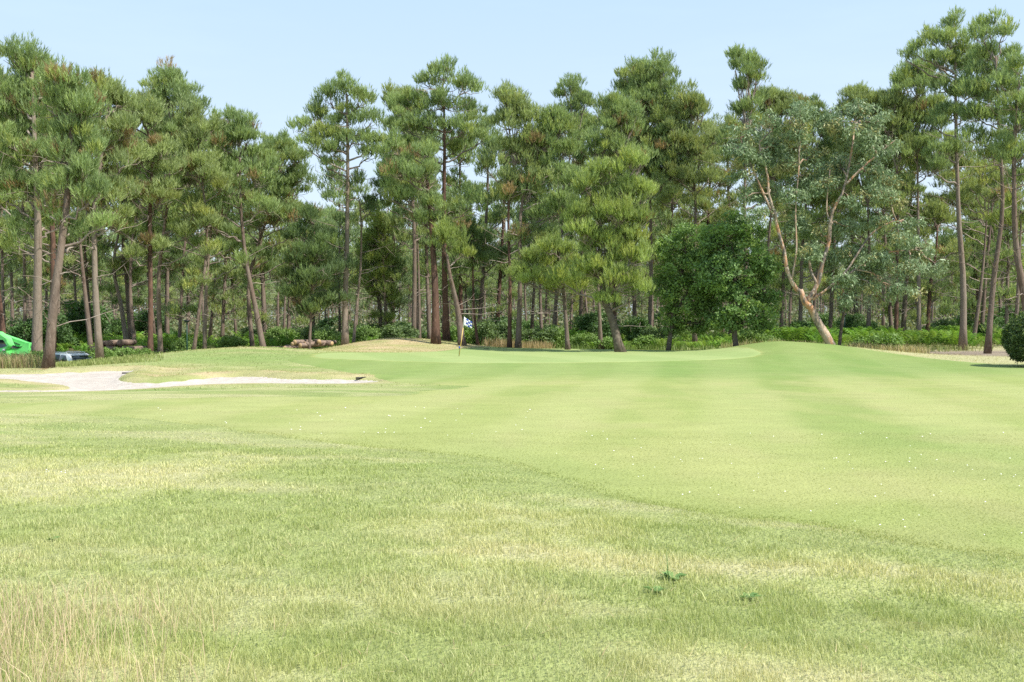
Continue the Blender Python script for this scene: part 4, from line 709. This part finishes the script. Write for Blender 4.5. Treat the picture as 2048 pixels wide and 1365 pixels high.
# clipped round bush at the right edge
rng = np.random.default_rng(71); n = 46000; u = unit(rng.normal(size=(n, 3))); u[:, 2] = np.where(u[:, 2] < -.75, -u[:, 2], u[:, 2])
lump = 1+.11*(fbm(np.arctan2(u[:, 1], u[:, 0])*1.6+9, u[:, 2]*2.4+5, .5, 3)-.5)*2
p = u*np.array([1.72, 1.6, 1.22])*(lump*(.80+.2*rng.random(n)**.5))[:, None]; p[:, 2] += 1.17; p = p[p[:, 2] > .03]; n = len(p)
t = rng.random((n, 1)); col = np.array([.10, .15, .05])*t+np.array([.055, .095, .035])*(1-t); hi_ = rng.random(n) > .86; col[hi_] = (.24, .28, .10)
V, C = leaves(p, unit(p-np.array([0, 0, 1])), rng, .085, .05, col)
xb = WX(2098, 39.5); root = empty('round_bush', (xb, 39.5, hs(xb, 39.5)-.03), 'dense rounded clipped evergreen bush cut off by the right edge of the photo', 'bush')
link('foliage', make_mesh('foliage', V, np.arange(len(V)).reshape(-1, 4), C), M_LEAF, root)
mb = MB()
for i in range(14): a = i*.45; mb.tube(curve(np.array([.12*math.cos(a), .12*math.sin(a), -.05]), np.array([1.1*math.cos(a), 1.0*math.sin(a), .7+.08*i]), 5, .1, .03, rng), [.04, .03, .025, .02, .01], 5, cap=False)
mb.build('stems', M_OBARK, root)
BM = [bush_mesh(80+i, *a) for i, a in enumerate([(3.2, 2.6, (.13, .22, .06), (.08, .15, .05), 45, .2, .11, .42), (4.0, 3.4, (.11, .20, .065), (.07, .13, .045), 45, .22, .12, .5), (2.2, 1.5, (.2, .30, .085), (.13, .21, .06), 45, .15, .08, .32),
      (1.6, .95, (.2, .31, .08), (.13, .22, .055), 45, .13, .07, .26), (2.8, 1.9, (.17, .24, .10), (.11, .17, .07), 45, .16, .09, .38)])]
UL = ['leafy green shrub in the undergrowth behind the logs', 'leafy green shrub in the undergrowth beneath the middle pines', 'leafy green shrub in the undergrowth at the back of the right woods']
r2 = random.Random(8); placed = []
def shrub(px, d, k, s=1., lab=None, grp=None):
    x = WX(px, d); i = 0 if px < 620 else 1 if px < 1400 else 2
    put_bush('shrub', lab or UL[i], 'shrub', x, d, BM[k], (M_LEAF, M_OBARK), grp or ('shrubs of the undergrowth behind the logs', 'shrubs beneath the middle pines', 'shrubs at the back of the right woods')[i], (s*r2.uniform(.9, 1.2), s, s*r2.uniform(.85, 1.1)), r2.random()*6.28)
for i in range(84):
    d = 70+60*r2.random()**1.5; px = r2.uniform(-80, 2120); shrub(px, d, r2.choice([0, 1, 2, 4, 4]), r2.uniform(.7, 1.05)*(1 if d > 84 else .8))
shrub(150, 78, 1, 1.25, 'big dark green shrub behind the car, right of the leaning pine trunk', 'x'); shrub(172, 80, 1, 1.1)
for px, d, k, s in ((465, 68, 2, .9), (560, 72, 2, 1.2), (640, 70, 4, 1.0), (655, 68, 2, .9), (735, 70, 2, 1.0), (800, 71, 4, 1.), (905, 66, 3, 1.3), (940, 67, 2, 1.), (1000, 66, 4, 1.0), (1075, 66, 4, .9), (1100, 67, 2, 1), (1170, 66, 2, .8), (1215, 64, 3, 1.1), (1290, 66, 3, 1.2), (1320, 68, 4, .8), (370, 66, 2, 1.), (335, 62, 3, 1.2)): shrub(px, d, k, s)
shrub(1768, 55.5, 3, 1.25, 'low bramble bush at the right foot of the mound, before the dry grass', 'x'); shrub(1735, 57, 3, 1.1, 'small bramble between the eucalyptus foot and the dry grass', 'x'); shrub(1500, 60, 2, .85, 'shrub beside the foot of the larger oak', 'x'); shrub(1530, 62, 2, .7)
shrub(205, 51, 3, .8, 'leafy bush at the foot of the forked pale pine', 'x'); shrub(250, 52, 3, .75, 'leafy bush growing before the dark log stack', 'x'); shrub(285, 52, 3, .6); shrub(78, 47.5, 3, .9, 'small bush between the two biggest left trunks', 'x')
for o in list(bpy.data.objects):
    if o.get('group') == 'x': del o['group']
# ------------------------------------------------------------ bracken
def bracken(name, label, x, y, seed, hgt=.9):
    rng = np.random.default_rng(seed); V = []; T = []; C = []; n = 0; z = hg(x, y)
    base = np.array([.20, .34, .07])
    for X_, Y_, Z_ in zip(x, y, z):
        nn = float(fbm(X_, Y_, 3.2, 2, 6.)); h = hgt*rng.uniform(.55, 1.15)*(.3+1.4*nn); cl = base*rng.uniform(.65, 1.1)*(.55+.95*float(fbm(X_, Y_, 4.5, 2, 16.)))*np.array([rng.uniform(.85, 1.2), 1, .9])
        for f in range(6):
            a = f*1.05+rng.random()*.6; c_, s_ = math.cos(a), math.sin(a); reach = h*rng.uniform(.55, .85)
            t = np.linspace(.25, 1, 8); r = reach*t**1.4; zz = h*np.sin(np.minimum(t*1.15, 1.25)*1.25)*.95
            wv = .26*h*np.sin((1.08-t)*2.9)**.8
            cx = X_+c_*r; cy = Y_+s_*r; cz = Z_+zz
            for j in range(7):
                for sg in (-1, 1):
                    wj = wv[j]*rng.uniform(.8, 1.15); dx = -s_*sg*wj+c_*wj*.35; dy = c_*sg*wj+s_*wj*.35; dz = -.18*wj+rng.normal()*.02
                    p0 = (cx[j], cy[j], cz[j]); p1 = (cx[j+1]*.75+cx[j]*.25, cy[j+1]*.75+cy[j]*.25, cz[j+1]*.75+cz[j]*.25); p2 = (cx[j]+dx, cy[j]+dy, cz[j]+dz)
                    V += [p0, p1, p2]; C += [cl, cl, cl*1.1]
    V = np.array(V); return tag(link(name, make_mesh(name, V, np.arange(len(V)).reshape(-1, 3), np.array(C)), M_FERN), label, 'bracken', kind='stuff')
def bband(px0, px1, d0, d1, n, seed):
    r = np.random.default_rng(seed); d = d0+(d1-d0)*r.random(n); return WX(px0+(px1-px0)*r.random(n), d), d
x, y = bband(1500, 2130, 65, 84, 800, 1); bracken('bracken', 'bright green bracken carpeting the ground under the right hand pines', x, y, 1, .92)
x, y = bband(1180, 1520, 64, 80, 330, 2); bracken('bracken', 'bracken and weeds in the shade under the oak', x, y, 2, .6)
x, y = bband(-60, 560, 69, 82, 480, 3); bracken('bracken', 'bright green bracken behind the car and the logs', x, y, 3, .95)
x, y = bband(540, 1180, 69, 84, 260, 4); bracken('bracken', 'patchy bracken behind the tan mound', x, y, 4, .85)
x, y = bband(1650, 1780, 57, 61, 60, 5); bracken('bracken', 'bracken at the foot of the eucalyptus', x, y, 5, .7)
# ------------------------------------------------------------ flagstick, marker, rakes, lamps
M_YEL = mat('yellow_pole', (.80, .56, .16), .45); M_WHT = mat('white_cloth', (.82, .83, .84), .8, trans=.3); M_BLU = mat('blue_cloth', (.035, .09, .42), .8, trans=.2)
M_BLK = mat('black_metal', (.02, .02, .022), .5); M_DKG = mat('dark_green_paint', (.015, .05, .035), .5)
d = 47.5; x0 = WX(918, d); z0 = hs(x0, d)+.03; topx = WX(929, d)-x0; H = WZ(634, d)-z0
root = empty('golf_flag', (x0, d, z0), 'golf flagstick with a blue and white checked flag on a yellow pole leaning slightly right', 'golf flag')
MB().tube([(0, 0, -.05), (topx*.75, 0, H*.72)], [.013, .012], 8).build('pole', M_YEL, root)
MB().tube([(topx*.75, 0, H*.72), (topx, 0, H)], .012, 8).build('pole_top', mat('white_pole_top', (.8, .8, .76), .4), root)
MB().tube([(0, 0, .006), (0, 0, .012)], .054, 14).build('hole_rim', mat('white_cup_rim', (.7, .7, .7), .5), root)
nc = 4; fw, fh = .43, .38
def fl(u, v):                                   # hanging, gently folded cloth
    ax = topx*(.99-.10*v); return (ax+fw*u*.86, .07*math.sin(u*5+v*2)*u, H-.02-fh*v-.30*u*.75+.06*u*v)
for nm, par, mm in (('white_checks', 0, M_WHT), ('blue_checks', 1, M_BLU)):
    mb = MB()
    for i in range(nc):
        for j in range(nc):
            if (i+j) % 2 != par or (par and (i in (0,))): continue
            g = [[fl((i+a/3)/nc, (j+b/3)/nc) for a in range(4)] for b in range(4)]
            mb.add(sum(g, []), None, [[b*4+a, b*4+a+1, b*4+a+5, b*4+a+4] for a in range(3) for b in range(3)])
    if par == 0:
        for j in (1, 3):
            g = [[fl((a/3)/nc, (j+b/3)/nc) for a in range(4)] for b in range(4)]; mb.add(sum(g, []), None, [[b*4+a, b*4+a+1, b*4+a+5, b*4+a+4] for a in range(3) for b in range(3)])
    o = mb.build(nm, mm, root, smooth=True); s_ = o.modifiers.new('cloth', 'SOLIDIFY'); s_.thickness = .004
d = 47.0; x0 = WX(918.5, d); x0 = WX(919, d)-.03; z0 = hs(x0, d)+.03
root = empty('hole_marker', (x0-.0, d, z0), 'small dark pin with a blue ball on top stuck in the green beside the flagstick', 'marker')
MB().tube([(0, 0, 0), (.03, 0, .42)], .011, 6).build('pin', M_BLK, root)
a = [(.0, -.052), (.035, -.04), (.052, 0), (.035, .04), (0, .052)]
mb = MB(); k = 10; mb.tube([(.03, 0, .38), (.03, 0, .395), (.03, 0, .43), (.03, 0, .465), (.03, 0, .48)], [.012, .038, .052, .038, .012], k); mb.build('ball', mat('blue_ball', (.05, .09, .35), .4), root, smooth=True)
def rake(px, py, z_, L_, ang, label):
    d = (EYE-z_)*F/(py-HY); x = WX(px, d); root = empty('bunker_rake', (x, d, hs(x, d)+.05 if z_ > -.3 else float(h0(x, d))-.05), label, 'rake', None, ang)
    MB().tube([(0, 0, .05), (L_*.8, 0, .03)], .014, 6).build('handle', M_DKG, root)
    m = MB(); m.box((0, 0, .07), (.06, .46, .05))
    for i in range(8): m.box((0, -.23+i*.065, .02), (.02, .02, .07))
    m.build('head', M_BLK, root)
    return root
rake(722, 769.5, BZ, 1.0, R(140), 'dark rake lying on the sand at the narrow right end of the bunker')
d = (EYE-BZ)*F/(757.5-HY); x = WX(250, d); root = empty('bar', (x, d, float(h0(x, d))-.06), 'small dark bar at the back of the bunker beside the grass tongue', 'bar', None, R(12)); MB().box((0, 0, .03), (.24, .07, .05)).build('rail', M_BLK, root)
x = WX(973, 57); root = empty('bar', (x, 57, hs(x, 57)+.03), 'short dark bar lying where the tan mound meets the green', 'bar'); MB().box((0, 0, .02), (.30, .08, .05)).build('rail', M_BLK, root)
for px, pt, pb, d, wd, lab in ((374, 641, 706, 60, .36, 'dark green lamp post with a flat head beside the small forked pine'), (1109, 634, 690, 75, .44, 'dark lamp post with a flat head under the middle pines'), (1689, 629, 690, 74, .3, 'thin dark lamp post right of the eucalyptus foot')):
    x = WX(px, d); z = hs(x, d); Ht = WZ(pt, d)-z; root = empty('lamp_post', (x, d, z), lab, 'lamp post')
    MB().tube([(0, 0, -.1), (0, 0, Ht-.1)], [.05, .035], 8).build('pole', M_DKG, root)
    m = MB(); m.tube([(0, 0, Ht-.14), (0, 0, Ht-.05)], [.07, wd*.48], 12); m.build('lamp_head', M_DKG, root)
    m = MB(); m.tube([(0, 0, Ht-.05), (0, 0, Ht+.0), (0, 0, Ht+.03)], [wd*.55, wd*.52, wd*.2], 12); m.build('lamp_cap', M_BLK, root)
# ------------------------------------------------------------ logs
M_LOGB = mat('log_bark', (.16, .115, .09), .95, noise=[(5, 4, (.27, .2, .16), .45, .65, (1, .3, 1))], bump=(9, 4, .03)); M_CUT = mat('cut_wood', (.42, .30, .17), .8, noise=[(7, 3, (.38, .24, .12), .5, .65)]); M_CUTD = mat('weathered_cut', (.20, .135, .10), .85, noise=[(7, 3, (.32, .23, .17), .5, .65)])
def log(x, d, z, r, L_, ang, label, grp, cutm, tilt=0):
    root = empty('log', (x, d, z+r*.95), label, 'log', grp, ang); root.rotation_euler = (tilt, 0, ang); rg = np.random.default_rng(int(abs(x*77+z*999+d*7)))
    m = MB(); m.tube([(0, -L_/2+L_*t, 0) for t in (0, .2, .5, .8, 1)], [r, r*.98, r*.96, r*.93, r*.9], 12, lump=.1, rng=rg); m.build('bark', M_LOGB, root, smooth=False)
    m = MB(); m.tube([(0, -L_/2-.012, 0), (0, -L_/2+.0, 0)], r*.93, 12); m.build('cut_face', cutm, root)
rg = random.Random(4)
row = 0
for row, (n, off) in enumerate(((8, 0), (6, .2), (4, .5))):
    for i in range(n):
        px = 196+off*14+i*13+row*6; d = 67+.35*row+rg.uniform(-.2, .2); x = WX(px, d)
        log(x, d, hs(x, d)+.12+row*.37, rg.uniform(.19, .24), rg.uniform(2.2, 3), R(rg.uniform(-12, 22)), 'brown log in the old dark stack behind the forked pale pine', 'logs of the dark stack', M_CUTD)
x = WX(190, 65.5); log(x, 65.5, hs(x, 65.5)+.1, .27, 3.6, R(62), 'long mossy log sloping off the left end of the dark stack', None, M_CUTD, R(7))
for i, (px, up, r) in enumerate([(540, 0, .15), (558, 0, .18), (572, 0, .2), (585, 0, .17), (593, .0, .2), (603, .0, .19), (606, .30, .2), (618, 0, .19), (629, .0, .21), (634, .24, .16), (644, 0, .18), (655, 0, .17), (598, .26, .15)]):
    d = 61.5+rg.uniform(-.6, .6); x = WX(px, d); zz = WZ(700-up*33, d)
    log(x, d, hs(x, d)+.22+up*.8, r*.8, rg.uniform(1.3, 2.1), R(rg.choice([-50, -25, 20, 55, 65])), 'freshly cut log with a pale end among those in the dip between the mounds', 'freshly cut logs in the dip between the mounds', M_CUT)
# ------------------------------------------------------------ silver estate car, seen from its right rear
M_SIL = mat('silver_paint', (.62, .64, .66), .3, .25, .5); M_GLS = mat('dark_glass', (.02, .03, .03), .06, 0, .7); M_TYR = mat('tyre_rubber', (.02, .02, .02), .9); M_RIM = mat('wheel_rim', (.5, .5, .52), .35, .8)
M_RED = mat('tail_light', (.45, .03, .02), .3); M_PLT = mat('plate_white', (.8, .8, .75), .5); M_TRIM = mat('black_trim', (.03, .03, .035), .6)
d = 58.5; xc = WX(120, d); car = empty('parked_car', (xc, d, hs(xc, d)), 'silver estate car parked in the trees behind the leaning pine, rear window to the right', 'car', rz=R(-28))
# car axis: +x is the rear
prof = [(-2.1, .32), (-2.12, .62), (-1.95, .80), (-1.05, .93), (-.45, 1.40), (.2, 1.48), (1.45, 1.45), (1.72, 1.36), (2.02, .98), (2.1, .9), (2.14, .45), (2.05, .3)]
m = MB(); n = len(prof); V = []
for y in (-.84, -.80, .80, .84):
    for (px, pz) in prof: k = 1 if abs(y) > .82 else 1.0; tum = max(0, pz-.9)*.32; V.append((px, y*(1-tum), pz if abs(y) < .82 else pz*.985+.01))
V = np.array(V); Qs = []
for r0 in range(3):
    for i in range(n): j = (i+1) % n; Qs.append([r0*n+i, r0*n+j, (r0+1)*n+j, (r0+1)*n+i])
cT = [];
V = np.concatenate([V, [[0, -.82, .8], [0, .82, .8]]])
for i in range(n): j = (i+1) % n; cT += [[4*n, j, i], [4*n+1, 3*n+i, 3*n+j]]
m.add(V, cT, Qs); m.build('body', M_SIL, car, bevel=.02)
def sidep(name, pts, mm, par=car):
    for sgn in (-1, 1):
        m = MB(); V = []
        for off in (.0, .012):
            for (px, pz) in pts: tum = max(0, pz-.9)*.32; V.append((px, sgn*(.842*(1-tum)+off), pz))
        k = len(pts); i = np.arange(k); j = (i+1) % k; V += [(sum(p[0] for p in pts)/k, sgn*(.842*(1-max(0, sum(p[1] for p in pts)/k-.9)*.32)+.013), sum(p[1] for p in pts)/k)]
        m.add(V, np.stack([np.full(k, 2*k), k+i, k+j], 1), np.stack([i, j, k+j, k+i], 1)); m.build(name, mm, par)
sidep('side_window', [(-.85, .97), (-.38, 1.34), (.12, 1.39), (.12, .97)], M_GLS); sidep('side_window', [(.2, .97), (.2, 1.39), (.92, 1.39), (.92, .97)], M_GLS); sidep('side_window', [(1.0, .97), (1.0, 1.38), (1.42, 1.35), (1.68, .99)], M_GLS)
m = MB(); m.add([(1.735, -.62, 1.33), (2.0, -.70, 1.01), (2.0, .70, 1.01), (1.735, .62, 1.33), (1.755, -.62, 1.345), (2.02, -.70, 1.02), (2.02, .70, 1.02), (1.755, .62, 1.345)], None, [[4, 5, 6, 7], [0, 1, 5, 4], [1, 2, 6, 5], [2, 3, 7, 6], [3, 0, 4, 7]]); m.build('rear_window', M_GLS, car)
for sg in (-1, 1):
    MB().box((2.07, sg*.66, .82), (.14, .24, .2)).build('tail_light', M_RED, car, bevel=.02); MB().tube([(-.3, sg*.60, 1.47), (-.2, sg*.60, 1.53), (1.3, sg*.60, 1.52), (1.42, sg*.6, 1.46)], .018, 6).build('roof_rail', M_SIL, car)
    for wx in (-1.35, 1.35):
        m = MB(); m.tube([(wx, sg*.68, .31), (wx, sg*.87, .31)], .31, 20); wh = m.build('wheel', M_TYR, car, bevel=.02); m = MB(); m.tube([(wx, sg*.86, .31), (wx, sg*.885, .31)], .2, 16); m.build('rim', M_RIM, wh)
MB().box((2.1, 0, .5), (.14, 1.6, .22)).build('rear_bumper', M_TRIM, car, bevel=.03); MB().box((2.13, 0, .74), (.02, .5, .11)).build('number_plate', M_PLT, car)
# ------------------------------------------------------------ green telescopic handler, cut by the left edge
M_GRN = mat('bright_green_paint', (.16, .66, .18), .5, 0, .5); d = 57.0; s = d/F
P = lambda px, py: (WX(px, d), WZ(py, d))
x0 = WX(10, d); z0 = hs(x0, d); mach = empty('telescopic_handler', (x0, d, z0), 'bright green telescopic handler with its boom lowered, cut by the left edge', 'machine')
Lc = lambda pts, f=1.: [(P(*p)[0]*f-x0, EYE+(P(*p)[1]-EYE)*f-z0) for p in pts]; FN = (d-1)/d
m = MB(); m.prism(Lc([(-150, 655), (-80, 652), (-20, 658), (12, 671), (55, 686), (64, 687), (64, 696), (40, 696), (15, 691), (-20, 679), (-150, 684)][::-1]), -.25, .25); m.build('boom', M_GRN, mach, bevel=.02)
m = MB(); m.prism(Lc([(18, 701), (36, 697), (50, 693), (52, 688), (64, 687), (62, 708), (58, 712), (45, 707), (24, 705)][::-1]), -.42, .42); m.build('boom_head', M_GRN, mach, bevel=.02)
m = MB(); m.prism(Lc([(18, 689), (35, 697), (26, 701), (14, 694)][::-1]), -.15, .15); m.build('hydraulic_link', mat('lime_paint', (.22, .62, .08), .4), mach, bevel=.01)
m = MB(); m.prism(Lc([(-125, 690), (-40, 690), (-10, 697), (8, 700), (12, 712), (4, 722), (-125, 722)][::-1], FN), -.95, .95); m.build('chassis', M_GRN, mach, bevel=.04)
m = MB(); m.prism(Lc([(-62, 662), (-8, 665), (10, 678), (16, 692), (6, 702), (-62, 704)][::-1], FN), -1.0, -.3); cab = m.build('cab', M_GRN, mach, bevel=.03)
m = MB(); m.prism(Lc([(-30, 680), (6, 680), (13, 692), (4, 696), (-30, 697)][::-1], FN), -1.02, -.98); m.build('window', M_GLS, cab)
m = MB(); m.prism(Lc([(16, 687), (34, 694), (44, 693), (34, 698), (22, 697)][::-1], (d-.45)/d), -.46, -.40); m.build('linkage_gap_shade', M_BLK, mach)  # solid black plate added as the shade in the gap between boom and link
m = MB(); m.tube([(*P(-20, 668)[:1], 0, 0)] if 0 else [(P(-30, 664)[0]-x0, -.28, P(-30, 664)[1]-z0), (P(10, 676)[0]-x0, -.29, P(10, 676)[1]-z0), (P(45, 690)[0]-x0, -.28, P(45, 690)[1]-z0)], .025, 6); m.build('hose', M_BLK, mach)
MB().box((P(8, 697)[0]*FN-x0, -1.02, P(8, 700)[1]-z0+.02), (.12, .1, .12)).build('headlight', M_PLT, mach)
for wx in (-1.0, -.2-2.6):
    for y in (-.9, .9):
        m = MB(); m.tube([(wx, y-.22, .5), (wx, y+.22, .5)], .52, 22); wh = m.build('wheel', M_TYR, mach, bevel=.03); m = MB(); m.tube([(wx, y-.24, .5), (wx, y+.24, .5)], .26, 16); m.build('rim', M_GRN, wh)
